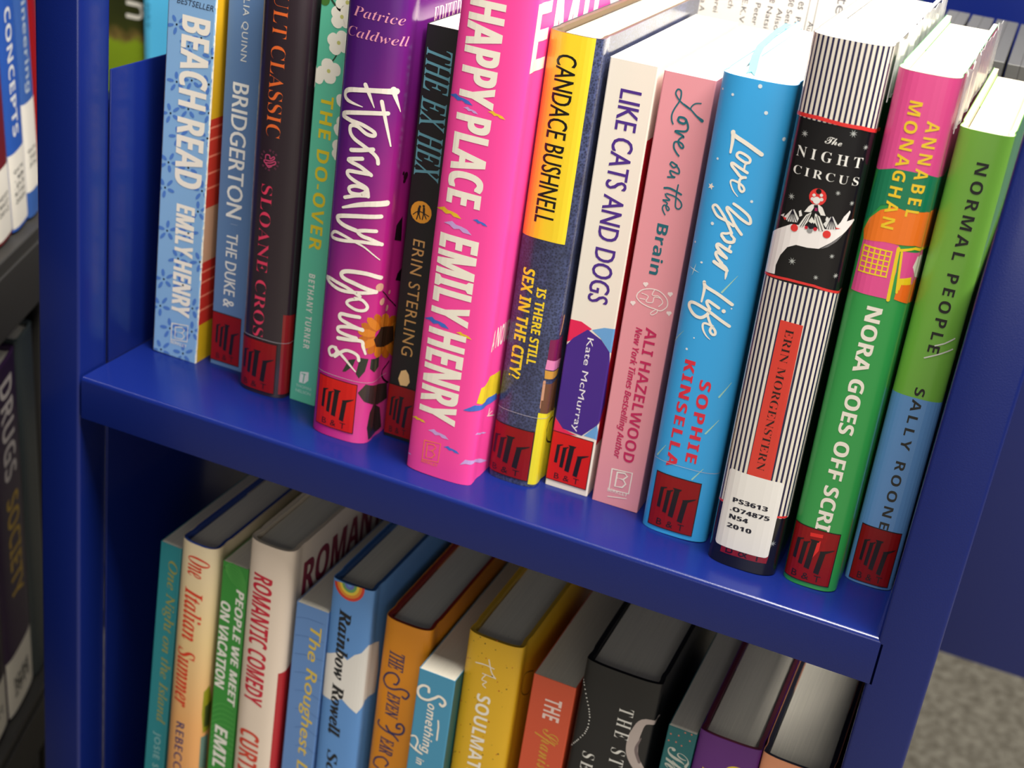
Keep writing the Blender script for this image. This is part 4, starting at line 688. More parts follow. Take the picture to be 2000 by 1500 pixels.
  ['P','cover_artwork',(110,170,225),1,[11.6,85.63,17.35,88.29,23.52,89.16,28.32,75.99,21.73,77.07,16.16,82.9]],
  ['P','cover_artwork',(236,36,88),1,[-0.21,37.41,5.05,32.05,12.8,30.54,-0.28,28.34]],
  ['P','cover_artwork',(110,170,225),1,[15.86,31.5,21.6,38.92,23.76,30.54,21.18,31.5]],
  ['T','author_lettering','Kate McMurray','r',(245,240,245),4,9.15,81.44,13.17,32.35,'r',0,1],
  ['B','cover_band',(205,12,42),1,22.78,156.83,28,178],
  ['S',0.11,21.43,3.29,29.91,1],
 ]),
 dict(id='brain',kind='pb',x=265.6,y=39.5,w=23.2,h=210,d=135,lean=-0.35,col=(236,156,166),page=(252,248,236),label='pale pink paperback with teal handwritten lettering above magenta capitals',b=3,case=(60,40,35),z=0,gloss=0.3,art=[
  ['K','title_lettering',(28,104,118),3,[[0,[18.66,199.51,0.56,16.24,198.91,0.56,14.76,197.27,0.56,14.74,196.02,0.56]],[0,[11.38,197.66,0.67,14.64,196.09,0.67,17.59,193.9,0.78,20.42,192.36,1.46]],[0,[14.2,196.2,0.67,11.41,197.46,0.67,9.0,199.02,0.67,7.1,201.3,0.67,7.6,203.25,0.67,9.04,203.06,0.67,9.54,201.2,0.67,9.28,198.66,0.67,7.76,195.23,0.67,6.99,192.36,0.68,7.3,189.91,0.68,8.12,188.42,0.68]],[0,[10.04,190.43,1.01,10.4,191.76,1.01,12.43,191.87,1.01,13.68,190.89,1.01,12.85,189.54,1.01,10.91,189.66,1.01,10.04,190.43,1.01]],[0,[13.48,191.26,0.9,14.58,189.42,0.9,14.92,187.61,0.9,13.87,186.32,0.9,9.91,185.66,0.9,10.43,185.14,0.9,12.92,184.43,0.9,13.7,183.68,0.9]],[0,[13.63,184.09,0.79,11.99,182.45,0.79,11.86,180.82,0.79,13.48,178.98,0.79,14.46,179.5,0.79,13.58,180.78,0.79,11.77,181.3,0.79,10.16,180.65,0.79,10.36,178.36,0.79,11.78,176.47,0.79,13.06,175.35,0.79]],[0,[9.95,170.92,0.74,10.5,171.99,0.74,12.02,171.48,0.74,13.13,170.88,0.74,11.67,169.81,0.74,10.1,170.82,0.74]],[0,[12.78,170.88,0.74,14.26,169.42,0.74,14.32,167.63,0.74,10.88,168.12,0.74,10.56,167.49,0.74,11.69,166.02,0.74,13.06,165.69,0.74,9.89,165.12,0.74]],[0,[9.26,160.02,0.91,12.05,160.34,0.91,17.13,158.85,0.91]],[0,[15.12,162.72,0.68,15.02,159.65,0.68,15.2,156.2,0.68,15.68,152.81,0.68,17.23,152.22,0.68,18.24,153.88,0.68,17.24,155.82,0.68,14.34,157.31,0.68,10.76,157.76,0.68]],[0,[10.16,157.4,0.68,10.93,156.27,0.68,12.53,155.21,0.68,9.64,154.6,0.69]],[0,[9.81,154.38,0.63,11.73,153.53,0.63,11.3,152.19,0.63,12.27,150.44,0.63,13.04,151.07,0.63,12.18,152.18,0.63,10.47,152.43,0.63,9.97,150.99,0.63,10.69,149.4,0.63,11.55,148.28,0.63]]]],
  ['T','title_word','Brain','b',(28,104,118),2,8.94,143.75,14.39,119.82,'r',0,1],
  ['T','author_lettering','ALI HAZELWOOD','b',(200,34,92),2,12.05,94.46,17.49,24.98,'r',0,1],
  ['T','subtitle_lettering','New York Times Bestselling Author','bi',(200,34,92),2,6.44,93.2,10.79,25.52,'r',0.004,1],
  ['K','cover_artwork',(250,232,228),2,[[0,[5.51,109.38,0.5,7.61,111.67,0.49,11.82,113.1,0.49,15.84,112.67,0.49,19.26,110.05,0.49,19.86,106.66,0.49,17.37,103.95,0.5,14.37,104.14,0.5,11.35,104.34,0.5,7.68,105.39,0.5,5.36,107.31,0.5,5.51,109.38,0.5]],[0,[7.41,109.9,0.4,10.51,109.21,0.4,9.98,106.52,0.4,12.91,106.81,0.4,13.44,109.49,0.4,16.35,109.77,0.4]],[0,[12.85,112.87,0.39,12.32,110.2,0.4,15.24,110.48,0.4,17.63,108.09,0.4,16.09,105.64,0.4]],[0,[14.92,103.79,0.4,13.0,101.72,0.4,13.74,100.9,0.4,15.65,102.45,0.4,15.87,104.05,0.4]],[0,[6.88,107.21,0.4,9.34,107.36,0.4]]]],
  ['C','cover_artwork',(250,232,228),1,7.9,114.58,0.75],
  ['C','cover_artwork',(250,232,228),1,8.85,114.84,0.75],
  ['C','cover_artwork',(250,232,228),1,19.83,112.93,0.75],
  ['C','cover_artwork',(250,232,228),1,20.76,113.18,0.75],
  ['C','cover_artwork',(250,232,228),1,3.57,104.27,0.76],
  ['C','cover_artwork',(250,232,228),1,4.53,104.53,0.76],
  ['C','cover_artwork',(250,232,228),1,20.84,103.88,0.75],
  ['C','cover_artwork',(250,232,228),1,21.78,104.14,0.75],
  ['P','cover_artwork',(250,232,228),1,[7.27,114.21,9.55,114.82,8.64,113.16]],
  ['P','cover_artwork',(250,232,228),1,[19.2,112.56,21.45,113.17,20.57,111.52]],
  ['P','cover_artwork',(250,232,228),1,[2.94,103.89,5.23,104.51,4.32,102.83]],
  ['P','cover_artwork',(250,232,228),1,[20.22,103.51,22.48,104.13,21.59,102.45]],
  ['K','publisher_mark',(250,242,228),3,[[1,[7.78,19.32,0.63,17.89,20.13,0.63,17.86,8.91,0.63,8.03,7.93,0.63,7.78,19.32,0.63]],[1,[10.6,18.3,0.73,10.58,10.62,0.74,14.21,11.14,0.74,15.63,13.45,0.73,14.03,15.44,0.73,10.88,15.31,0.73,14.03,15.44,0.73,15.78,17.61,0.73,14.29,18.95,0.73,10.6,18.3,0.73]],[1,[7.89,4.18,0.42,17.2,5.92,0.42]]]],
  ['T','publisher_mark','BERKLEY','r',(250,242,228),2,7.32,8.38,17.48,7.4,'h',0,1],
 ]),
 dict(id='life',kind='hc',x=293.5,y=33,w=31.5,h=216.5,d=145,lean=-0.75,b=4,col=(58,170,236),case=(230,235,240),page=(253,250,240),gloss=0.3,label='sky blue hardcover with white script, small stars and red capitals, pale ribbon on top',z=0,art=[
  ['K','title_lettering',(250,242,228),3,[[0,[11.97,193.32,1.81,12.92,192.14,1.81,19.23,189.59,1.8,25.49,186.69,1.8]],[0,[12.12,193.46,1.81,12.53,189.43,1.4,12.52,184.79,0.99]],[0,[20.03,181.68,1.15,16.39,183.2,1.15,15.36,184.38,1.15,16.45,185.68,1.15,19.41,184.93,1.15,21.24,183.64,1.15,20.99,182.17,1.15,19.09,182.04,1.15]],[0,[21.11,177.88,1.24,17.68,179.24,1.24,14.29,180.6,1.24,14.14,179.51,1.24,16.62,177.3,1.24,18.72,175.63,1.24,20.74,175.73,1.24]],[0,[19.98,181.95,0.82,19.57,180.8,0.82,19.52,179.19,0.82]],[0,[20.73,175.8,1.07,18.65,174.48,1.07,18.88,171.02,1.07,20.24,169.46,1.08,21.18,170.47,1.04,20.11,172.02,0.99,17.4,173.19,0.94,15.23,173.33,0.85,15.0,171.92,0.68,16.76,169.02,0.51,18.98,167.09,0.33]],[0,[17.96,163.6,1.24,20.86,162.38,1.24,24.84,160.0,1.24,26.3,157.81,1.25,25.86,156.45,1.25,22.46,157.73,1.25,18.44,160.07,1.25,15.72,161.53,1.25,15.57,160.41,1.25,17.33,158.35,1.25,20.18,154.63,1.25,23.61,151.2,1.25]],[0,[19.46,150.78,1.17,16.94,154.59,1.17,14.56,157.68,1.17,10.97,161.08,1.17,9.37,160.64,1.17,9.62,159.33,1.17,12.16,156.71,1.17,16.41,155.49,1.17,19.57,154.05,1.17]],[0,[19.4,151.13,1.08,17.4,150.21,1.09,15.38,149.71,1.09,15.63,148.36,1.09,18.45,146.54,1.09,20.88,147.05,1.09,20.96,148.55,1.09,19.32,150.01,1.09]]]],
  ['K','title_lettering',(250,242,228),3,[[0,[15.44,148.7,1.38,17.81,146.74,1.38,20.57,147.0,1.38,21.04,148.54,1.38]],[0,[20.48,142.69,1.54,17.73,143.58,1.54,14.84,144.7,1.54,14.18,143.72,1.54,15.65,142.1,1.54,19.15,139.48,1.54]],[0,[19.08,139.53,1.39,17.36,140.13,1.39,14.89,141.15,1.39,14.41,140.07,1.39,15.69,138.26,1.39,17.65,136.76,1.39]],[0,[14.24,136.58,1.62,17.25,135.28,1.62,20.42,134.07,1.62]],[0,[17.02,136.53,1.39,20.06,134.95,1.16,20.39,131.91,1.08,20.37,130.0,0.31]],[0,[19.82,145.19,0.96,19.43,143.38,0.96]],[0,[11.64,126.4,1.55,12.72,124.67,1.55,18.94,122.46,1.55,25.45,119.43,1.55]],[0,[11.63,126.46,1.55,12.24,123.12,1.32,11.98,117.32,0.86]],[0,[20.03,116.46,1.4,17.08,117.74,1.4,14.89,118.49,1.4,14.48,117.39,1.4,16.22,114.95,1.4]],[0,[26.03,109.33,1.48,20.93,111.58,1.48,14.98,114.26,1.48,9.39,115.82,1.49,6.88,115.34,1.49,6.83,113.25,1.49,9.65,110.55,1.49,12.97,110.01,1.49,15.61,112.29,1.49,16.01,114.25,1.48]],[0,[15.85,111.71,1.17,17.78,108.31,1.17,20.29,105.75,1.18,20.54,104.02,1.18,19.35,103.77,1.18,18.08,105.15,1.18,18.52,107.07,1.18]],[0,[18.94,107.54,1.1,15.76,108.04,1.05,14.51,107.33,0.99,14.93,105.0,0.9,16.75,102.55,0.64,18.73,101.18,0.31]]]],
  ['C','title_lettering',(250,242,228),3,22.39,115.59,0.92],
  ['X','cover_artwork',(250,242,228),1,6.65,168.49,1.62,5,0.45],
  ['T','author_lettering','SOPHIE','b',(222,44,66),2,17.94,81.14,23.27,40.07,'r',0.02,1.2],
  ['T','author_lettering','KINSELLA','b',(222,44,66),2,9.42,88.78,14.55,35.16,'r',0.02,1.2],
  ['C','cover_artwork',(225,235,240),1,7.37,180.79,0.53],
  ['C','cover_artwork',(225,235,240),1,25.18,166.19,0.63],
  ['C','cover_artwork',(225,235,240),1,10.37,152.92,0.74],
  ['C','cover_artwork',(225,235,240),1,3.48,142.33,0.43],
  ['C','cover_artwork',(225,235,240),1,19.59,214.12,0.87],
  ['C','cover_artwork',(225,235,240),1,8.9,208.43,0.6],
  ['C','cover_artwork',(225,235,240),1,3.45,209.49,0.47],
  ['C','cover_artwork',(225,235,240),1,24.02,203.94,0.8],
  ['C','cover_artwork',(225,235,240),1,33.52,194.17,0.87],
  ['C','cover_artwork',(225,235,240),1,3.5,142.41,0.49],
  ['C','cover_artwork',(225,235,240),1,8.81,134.7,0.49],
  ['C','cover_artwork',(225,235,240),1,8.6,134.67,0.46],
  ['C','cover_artwork',(225,235,240),1,9.22,93.71,0.56],
  ['C','cover_artwork',(225,235,240),1,25.51,117.5,0.37],
  ['C','cover_artwork',(225,235,240),1,11.64,99.86,0.37],
  ['X','cover_artwork',(215,235,235),1,5.67,130.35,3.13,4,0.1],
  ['K','cover_artwork',(165,215,200),1,[[0,[25.52,132.79,0.12,20.04,123.8,0.85]],[0,[6.2,101.48,0.12,-0.7,91.9,0.72]]]],
  ['K','cover_artwork',(165,215,200),1,[[0,[31.83,82.88,0.2,27.6,75.1,0.79]],[0,[29.59,63.95,0.2,24.82,56.08,0.8]],[0,[7.68,44.62,0.2,3.96,38.0,0.81]],[0,[26.97,38.32,0.2,22.76,31.74,0.71]]]],
  ['S',5.47,27.68,2.35,30.81,0],
  ['B','film_edge',(190,185,190),6,0.3,48.17,36.54,36.76],
 ]),
 dict(id='circus',kind='hc',x=328.5,y=24,w=32,h=241,d=152,lean=-0.8,b=5,col=(22,21,24),case=(225,222,215),page=(254,250,240),gloss=0.08,label='black hardcover with white pinstripe bands, red author plate and white paper call number label',z=0,art=[
  ['Z','cover_artwork',(238,230,215),(38,34,72),1,-4,41.41,207.8,240.9],
  ['Z','cover_artwork',(238,230,215),(38,34,72),1,-4,41.41,29.84,139.21],
  ['K','cover_artwork',(226,54,52),4,[[1,[-0.02,208.62,1.53,12.31,209.19,1.51,22.07,208.52,1.5,30.21,208.48,1.51,49.6,205.53,1.55]]]],
  ['K','cover_artwork',(226,54,52),4,[[1,[1.6,139.74,1.08,13.74,140.7,1.07,25.06,140.61,1.07,45.96,137.15,1.09]]]],
  ['K','cover_artwork',(226,54,52),4,[[1,[-1.48,29.6,1.03,11.12,31.33,1.02,23.6,31.07,1.02,35.82,30.48,1.02]]]],
  ['T','title_lettering','The','sc',(240,238,232),2,17.05,202.74,23.92,199.85,'h',0,1],
  ['T','title_lettering','NIGHT','S',(240,238,232),2,6.48,196.62,33.54,192.27,'h',-0.01,1.5],
  ['T','title_lettering','CIRCUS','S',(240,238,232),2,6.66,188.53,33.76,185.0,'h',-0.01,1.4],
  ['P','cover_artwork',(246,240,238),2,[0.01,140.02,-0.33,150.46,-0.53,156.42,4.9,160.33,10.73,164.15,16.38,164.8,22.91,164.91,28.12,166.32,30.02,169.27,30.86,171.78,32.77,174.57,33.12,173.87,32.38,169.89,35.52,170.99,36.14,170.43,32.21,164.65,28.02,160.22,23.7,156.64,19.14,156.03,14.38,156.07,10.95,154.14,8.66,149.96,7.54,145.08,7.86,141.25]],
  ['P','cover_artwork',(120,118,120),3,[24.58,156.83,28.04,160.13,32.26,164.41,30.15,161.04,27.09,158.1]],
  ['C','cover_artwork',(226,54,52),2,18.97,177.8,3.56],
  ['C','cover_artwork',(15,12,16),3,18.9,180.16,1.12],
  ['C','cover_artwork',(235,232,228),4,18.77,176.32,1.5],
  ['C','cover_artwork',(225,222,218),3,17.05,176.53,0.75],
  ['C','cover_artwork',(225,222,218),3,20.65,177.09,0.75],
  ['C','cover_artwork',(225,222,218),3,17.35,178.23,0.66],
  ['C','cover_artwork',(225,222,218),3,20.24,178.8,0.66],
  ['P','cover_artwork',(238,234,228),4,[17.15,174.26,19.92,174.81,21.73,173.89,23.61,170.86,21.72,170.62,19.84,172.97,18.41,173.12,17.46,170.97,14.83,170.53,16.09,173.05]],
  ['P','cover_artwork',(20,16,30),5,[18.17,174.26,19.73,174.63,20.66,171.24,18.67,170.77]],
  ['P','cover_artwork',(160,30,90),6,[18.77,173.2,19.67,173.32,20.03,172.06,18.9,171.89]],
  ['P','cover_artwork',(235,232,225),4,[15.88,169.52,17.9,171.07,16.97,166.5,15.61,163.97,13.47,163.92]],
  ['P','cover_artwork',(235,232,225),4,[19.33,170.93,21.39,169.97,24.71,164.67,22.64,163.97,19.56,167.6]],
  ['P','cover_artwork',(235,232,225),4,[17.33,167.07,18.29,169.23,20.1,167.25,19.4,166.11]],
  ['P','cover_artwork',(25,20,35),5,[17.26,165.11,19.21,167.04,21.07,164.81,18.44,163.94]],
  ['K','cover_artwork',(25,22,40),6,[[1,[16.4,169.26,0.3,14.61,164.22,0.3]],[1,[20.41,170.22,0.3,23.7,164.45,0.3]],[1,[19.84,169.6,0.3,22.33,164.38,0.3]],[1,[17.2,169.94,0.3,15.51,164.44,0.3]]]],
  ['C','cover_artwork',(226,54,52),5,12.22,162.95,1.56],
  ['C','cover_artwork',(226,54,52),5,25.64,163.32,1.65],
  ['C','cover_artwork',(200,30,50),6,20.67,164.47,0.8],
  ['C','cover_artwork',(200,30,50),6,16.96,164.3,0.71],
  ['C','cover_artwork',(150,150,150),5,18.63,163.5,1.23],
  ['P','cover_artwork',(228,226,222),4,[9.68,170.17,10.63,170.44,13.25,167.27,12.9,165.47,8.81,164.81,6.84,166.14]],
  ['P','cover_artwork',(228,226,222),4,[25.79,170.94,26.67,171.12,29.2,167.71,28.88,165.97,25.05,165.71,23.35,167.28]],
  ['K','cover_artwork',(25,22,40),5,[[1,[10.01,170.27,0.35,8.58,164.59,0.35]],[1,[10.01,170.27,0.35,9.65,164.91,0.35]],[1,[10.01,170.27,0.35,10.7,165.21,0.35]],[1,[10.01,170.27,0.35,11.74,165.51,0.35]],[1,[10.01,170.27,0.35,12.75,165.77,0.35]]]],
  ['K','cover_artwork',(25,22,40),5,[[1,[26.1,171.01,0.35,24.86,165.53,0.35]],[1,[26.1,171.01,0.35,25.82,165.74,0.35]],[1,[26.1,171.01,0.35,26.79,165.93,0.35]],[1,[26.1,171.01,0.35,27.76,166.11,0.35]],[1,[26.1,171.01,0.35,28.72,166.28,0.35]]]],
  ['P','cover_artwork',(235,232,228),4,[4.93,166.23,6.78,167.59,6.58,166.06]],
  ['P','cover_artwork',(226,54,52),4,[6.29,165.96,8.23,166.09,7.42,164.86]],
  ['P','cover_artwork',(235,232,228),4,[12.63,170.25,13.45,170.95,14.38,168.77,13.34,168.02]],
  ['P','cover_artwork',(226,54,52),5,[28.47,166.86,30.57,166.68,28.83,166.2]],
  ['P','cover_artwork',(235,232,228),4,[24.04,170.57,25.01,170.29,24.96,168.35,23.89,169.09]],
  ['X','cover_artwork',(175,178,175),2,8.41,201.69,1.58,8,0.3],
  ['X','cover_artwork',(175,178,175),2,27.42,205.69,1.67,8,0.3],
  ['X','cover_artwork',(175,178,175),2,33.44,200.89,1.3,8,0.3],
  ['X','cover_artwork',(175,178,175),2,8.27,175.31,1.6,8,0.3],
  ['X','cover_artwork',(175,178,175),2,26.5,181.02,1.22,8,0.3],
  ['X','cover_artwork',(175,178,175),2,32.9,177.59,1.22,8,0.3],
  ['X','cover_artwork',(175,178,175),2,14.17,148.83,1.71,8,0.3],
  ['X','cover_artwork',(175,178,175),2,29.59,154.5,1.23,8,0.3],
  ['X','cover_artwork',(175,178,175),2,25.07,144.31,1.24,8,0.3],
  ['X','cover_artwork',(175,178,175),2,32.91,146.25,1.33,8,0.3],
  ['X','cover_artwork',(150,155,155),2,31.75,16.82,1.71,8,0.3],
  ['P','author_plate',(220,62,50),3,[14.52,122.58,24.3,122.39,24.88,46.85,14.07,47.48]],
  ['T','author_lettering','ERIN MORGENSTERN','S',(45,15,15),4,17.51,119.25,21.1,51.51,'r',-0.012,1],
  ['L',5.61,30.98,9.07,48.07,[['PS3613',10.38,35.02,26.23,32.38],['.O74875',9.94,30.56,27.82,27.78],['N54',10.24,26.38,18.83,23.97],['2010',10.07,21.83,21.2,19.31]]],
  ['P','sticker_remnant',(140,18,24),4,[9.33,9.93,31.15,10.44,30.76,6.12,9.18,5.87]],
  ['T','sticker_remnant','B & T','r',(40,10,12),5,11.54,9.06,28.39,9.0,'h',0,1],
 ]),
 dict(id='nora',kind='hc',x=363.8,y=27,w=24.5,h=234,d=148,lean=-0.9,b=4.5,col=(52,160,78),case=(245,238,215),page=(253,248,225),gloss=0.2,label='green hardcover with pink and orange top of spine, yellow window drawing and ragged plastic rim',z=0,art=[
  ['P','cover_artwork',(238,84,152),1,[0.1,193.04,3.85,193.04,10.37,195.31,17.88,195.52,24.16,195.29,58.47,188.0,176.6,188.0,176.6,233.9,0.1,233.9]],
  ['P','cover_artwork',(22,128,88),2,[3.85,193.04,10.37,195.31,17.88,195.52,24.16,195.29,63.24,186.86,56.53,173.85,26.0,180.07,18.41,179.52,13.02,180.93,8.7,179.81,5.55,174.81]],
  ['P','cover_artwork',(22,128,88),2,[3.85,193.04,5.55,174.81,3.48,172.05,0.01,168.33,2.02,177.64]],
  ['P','cover_artwork',(252,126,34),3,[3.11,167.51,5.08,173.0,8.93,177.61,13.8,180.2,19.25,179.54,27.58,180.05,61.25,173.51,98.0,145.61,25.74,165.78,18.26,165.22,13.42,165.19,4.58,163.68]],
  ['P','cover_artwork',(238,84,152),2,[4.32,164.51,12.71,165.92,19.39,164.89,20.71,154.26,19.73,141.77,11.51,141.67,3.7,141.69]],
  ['P','cover_artwork',(252,118,30),3,[22.75,149.97,45.17,149.66,57.91,131.98,22.32,142.28]],
  ['P','cover_artwork',(238,84,152),3,[21.41,163.02,40.83,162.13,61.23,144.72,22.88,149.41]],
  ['K','cover_artwork',(250,215,30),4,[[1,[5.5,161.71,0.82,17.11,161.74,0.82,17.16,150.89,0.82,5.48,150.66,0.83,5.5,161.71,0.82]],[1,[19.43,163.76,1.4,20.11,141.5,1.42]],[1,[19.81,163.04,1.17,26.03,164.64,1.17,63.28,155.66,1.25]],[1,[21.02,162.38,0.94,22.73,145.29,0.95]]]],
  ['K','cover_artwork',(250,215,30),4,[[1,[5.5,159.51,0.59,17.12,159.58,0.59]],[1,[5.49,157.31,0.59,17.13,157.42,0.59]],[1,[5.49,155.1,0.59,17.14,155.25,0.59]],[1,[5.49,152.88,0.59,17.15,153.07,0.59]],[1,[8.06,161.92,0.59,8.06,150.93,0.59]],[1,[10.39,161.96,0.59,10.41,151.01,0.59]],[1,[12.65,161.92,0.59,12.68,151.01,0.59]],[1,[14.88,161.84,0.59,14.92,150.96,0.59]]]],
  ['P','cover_artwork',(250,240,225),4,[28.42,161.01,48.0,156.54,55.12,148.42,55.09,143.57,30.23,151.9,27.03,156.56]],
  ['P','cover_artwork',(250,215,30),4,[22.45,151.32,27.64,152.22,28.42,148.82,22.49,148.76]],
  ['P','cover_artwork',(250,215,30),4,[22.8,148.81,23.87,148.94,23.59,146.33,22.47,146.42]],
  ['T','author_lettering','ANNABEL','b',(248,208,40),5,18.72,216.37,23.84,177.27,'r',0,1.35],
  ['T','author_lettering','MONAGHAN','b',(248,208,40),5,10.51,222.83,15.62,170.83,'r',0,1.3],
  ['T','title_lettering','NORA GOES OFF SCRIPT','b',(250,242,228),2,12.56,136.98,19.13,17.43,'r',0.015,1],
  ['S',2.4,24.44,2.22,30.09,0],
  ['P','label_show_through',(232,30,28),7,[11.24,27.52,16.92,28.11,16.93,26.32,11.39,25.64]],
  ['P','label_show_through',(232,30,28),7,[13.68,23.97,16.55,24.67,16.51,19.65,14.58,15.49,13.06,18.73]],
 ]),
 dict(id='normal',kind='hc',x=389.4,y=42.5,w=21.6,h=213,d=140,lean=-0.6,b=2.5,col=(126,190,72),case=(238,228,195),page=(252,244,214),gloss=0.18,label='two-tone hardcover, green above blue, black spaced capitals, beside the cart post',z=0,art=[
  ['B','cover_artwork',(104,158,222),1,0.1,163.29,0.1,95.8],
  ['T','title_lettering','NORMAL PEOPLE','b',(18,18,20),2,11.8,200.83,16.74,117.74,'r',0,1.35],
  ['T','author_lettering','SALLY ROONEY','b',(18,18,20),2,11.13,100.74,15.47,23.27,'r',0,1.35],
  ['K','spine_scratches',(235,235,225),3,[[1,[11.55,114.69,0.62,16.95,117.79,0.61,21.81,120.96,0.61]],[1,[14.49,121.1,0.61,17.92,122.95,0.61,21.47,125.85,0.61]]]],
  ['S',3.64,21.86,1.2,30.27,0],
 ]),
 dict(id='island',kind='pb',x=25,y=20,w=13.5,h=213,d=135,lean=2.6,col=(44,136,146),label='slim dark teal paperback with olive italic lettering, first on the lower shelf',z=-310,page=(242,236,220),b=3,case=(60,40,35),gloss=0.3,art=[
  ['T','title_lettering','One Night on the Island','Si',(150,150,75),2,4.61,202.87,12.69,89.31,'r',0.012,1],
  ['T','author_lettering','JOSIE SILVER','r',(150,190,190),2,4.73,81.11,10.25,32.69,'r',0,1.2],
 ]),
 dict(id='italian',kind='hc',x=41,y=20,w=23,h=222,d=145,lean=2.1,b=4.5,col=(238,205,150),grad='italian',case=(40,70,150),label='cream hardcover with red handwritten lettering, dark blue inner rim, on the lower shelf',z=-310,page=(242,236,220),gloss=0.3,art=[
  ['T','title_lettering','One','Sbi',(222,60,35),2,9.6,214.48,22.99,201.18,'r',0,1],
  ['T','title_lettering','Italian','Sbi',(222,60,35),2,9.0,193.21,20.85,158.31,'r',0,1],
  ['T','title_lettering','Summer','Sbi',(222,60,35),2,7.05,151.92,18.89,111.09,'r',0,1],
  ['T','author_lettering','REBECCA SERLE','r',(60,55,110),2,10.03,99.12,15.67,27.74,'r',0.015,1.2],
  ['P','cover_artwork',(150,150,30),1,[25.45,125.05,28.95,128.64,34.21,112.36,33.48,94.81,27.04,94.67,25.38,108.77]],
  ['P','cover_artwork',(70,80,35),2,[26.86,114.27,32.31,115.28,32.53,97.06,27.39,99.05]],
  ['P','cover_artwork',(110,140,130),1,[25.94,92.05,32.08,91.33,33.77,63.61,26.31,68.86]],
 ]),
 dict(id='people',kind='pb',x=68.8,y=20,w=16,h=215,d=135,lean=1.5,col=(58,148,60),label='green paperback with white slanted capitals in two lines and a palm leaf pattern',z=-310,page=(242,236,220),b=3,case=(60,40,35),gloss=0.3,art=[
  ['K','cover_artwork',(92,176,84),1,[[0,[1.36,210.99,0.36,5.55,215.31,0.36,10.84,213.45,0.36,15.32,205.94,0.36]],[0,[1.36,210.99,0.36,5.67,213.77,0.36,10.99,211.65,0.36,15.47,204.13,0.36]],[0,[1.36,210.99,0.36,5.79,212.23,0.36,11.14,209.85,0.36,15.62,202.31,0.36]],[0,[1.36,210.99,0.36,5.91,210.68,0.36,11.28,208.04,0.36,15.77,200.48,0.36]],[0,[1.36,210.99,0.36,6.03,209.13,0.36,11.43,206.24,0.36,15.9,198.62,0.36]],[0,[1.36,210.99,0.36,6.16,207.58,0.36,11.58,204.42,0.36,16.03,196.75,0.36]],[0,[1.36,210.99,0.36,6.28,206.03,0.36,11.73,202.61,0.36,16.17,194.88,0.36]],[0,[1.36,210.99,0.36,6.4,204.47,0.36,11.87,200.79,0.36,16.34,192.92,0.36]]]],
  ['K','cover_artwork',(92,176,84),1,[[0,[-1.08,114.05,0.39,6.27,120.14,0.38,14.46,119.47,0.38]],[0,[-0.82,110.47,0.39,6.54,116.59,0.38,14.74,115.92,0.38]],[0,[-0.56,106.86,0.39,6.8,113.02,0.38,15.02,112.36,0.38]],[0,[-0.3,103.25,0.39,7.07,109.44,0.38,15.31,108.79,0.38]],[0,[0.83,100.57,0.39,7.35,105.85,0.39,15.59,105.2,0.38]],[0,[1.12,96.97,0.39,7.62,102.24,0.39,15.86,101.55,0.39]],[0,[1.38,93.32,0.39,7.89,98.62,0.39,16.11,97.84,0.39]],[0,[1.65,89.66,0.39,8.16,94.99,0.39,16.41,93.97,0.39]],[0,[1.91,85.99,0.39,8.44,91.35,0.39,16.8,89.97,0.39]],[0,[2.18,82.3,0.39,8.72,87.69,0.39,17.32,85.79,0.39]]]],
  ['T','title_lettering','PEOPLE WE MEET','bi',(240,238,230),2,10.0,200.02,15.0,121.18,'r',0.015,1],
  ['T','title_lettering','ON VACATION','bi',(240,238,230),2,1.05,189.32,7.25,130.37,'r',0.015,1],
  ['T','author_lettering','EMILY HENRY','bi',(240,238,230),2,3.63,104.13,11.98,15.91,'r',0.015,1],
 ]),
 dict(id='romcom',kind='hc',x=86.6,y=20,w=27,h=237,d=150,lean=1.1,b=4,col=(238,220,202),case=(230,215,190),label='tall cream hardcover with red slanted capitals and a red lower cover side',z=-310,page=(242,236,220),gloss=0.3,art=[
  ['T','title_lettering','ROMANTIC COMEDY','bi',(205,36,62),2,7.55,217.69,19.62,131.57,'r',0.01,1],
  ['T','author_lettering','CURTIS SITTENFELD','bi',(215,70,50),2,6.67,112.47,19.84,12.13,'r',0.01,1],
  ['P','cover_artwork',(184,40,48),1,[27.13,157.4,43.32,161.44,47.29,77.8,27.16,90.81]],
  ['T','cover_lettering','ROMANTIC','b',(140,34,62),2,41.8,224.01,156.8,201.94,'h',0.04,1],
 ]),
 dict(id='rough',kind='pb',x=117.5,y=20,w=19.5,h=206,d=135,lean=0.9,col=(104,146,206),label='denim blue paperback with mustard lettering between cream hardcover and rainbow book',z=-310,page=(242,236,220),b=3,case=(60,40,35),gloss=0.3,art=[
  ['T','title_lettering','The Roughest Draft','i',(226,196,75),2,7.76,194.73,16.83,68.55,'r',0.015,1],
  ['K','cover_artwork',(80,118,180),1,[[0,[-0.76,195.47,0.24,7.46,197.95,0.23,17.45,198.03,0.23]],[0,[1.11,184.6,0.24,8.54,186.32,0.24,18.59,186.44,0.24]],[0,[2.16,172.77,0.24,9.64,174.55,0.24,19.7,174.55,0.24]],[0,[3.23,160.8,0.24,10.75,162.63,0.24,21.82,160.87,0.24]],[0,[4.31,148.68,0.24,11.87,150.57,0.24,24.31,146.6,0.24]],[0,[5.4,136.4,0.25,13.01,138.35,0.25,26.85,132.03,0.25]],[0,[6.51,123.97,0.25,14.16,125.98,0.25,29.45,117.14,0.25]],[0,[7.63,111.39,0.25,15.33,113.46,0.25,32.1,101.93,0.25]]]],
 ]),
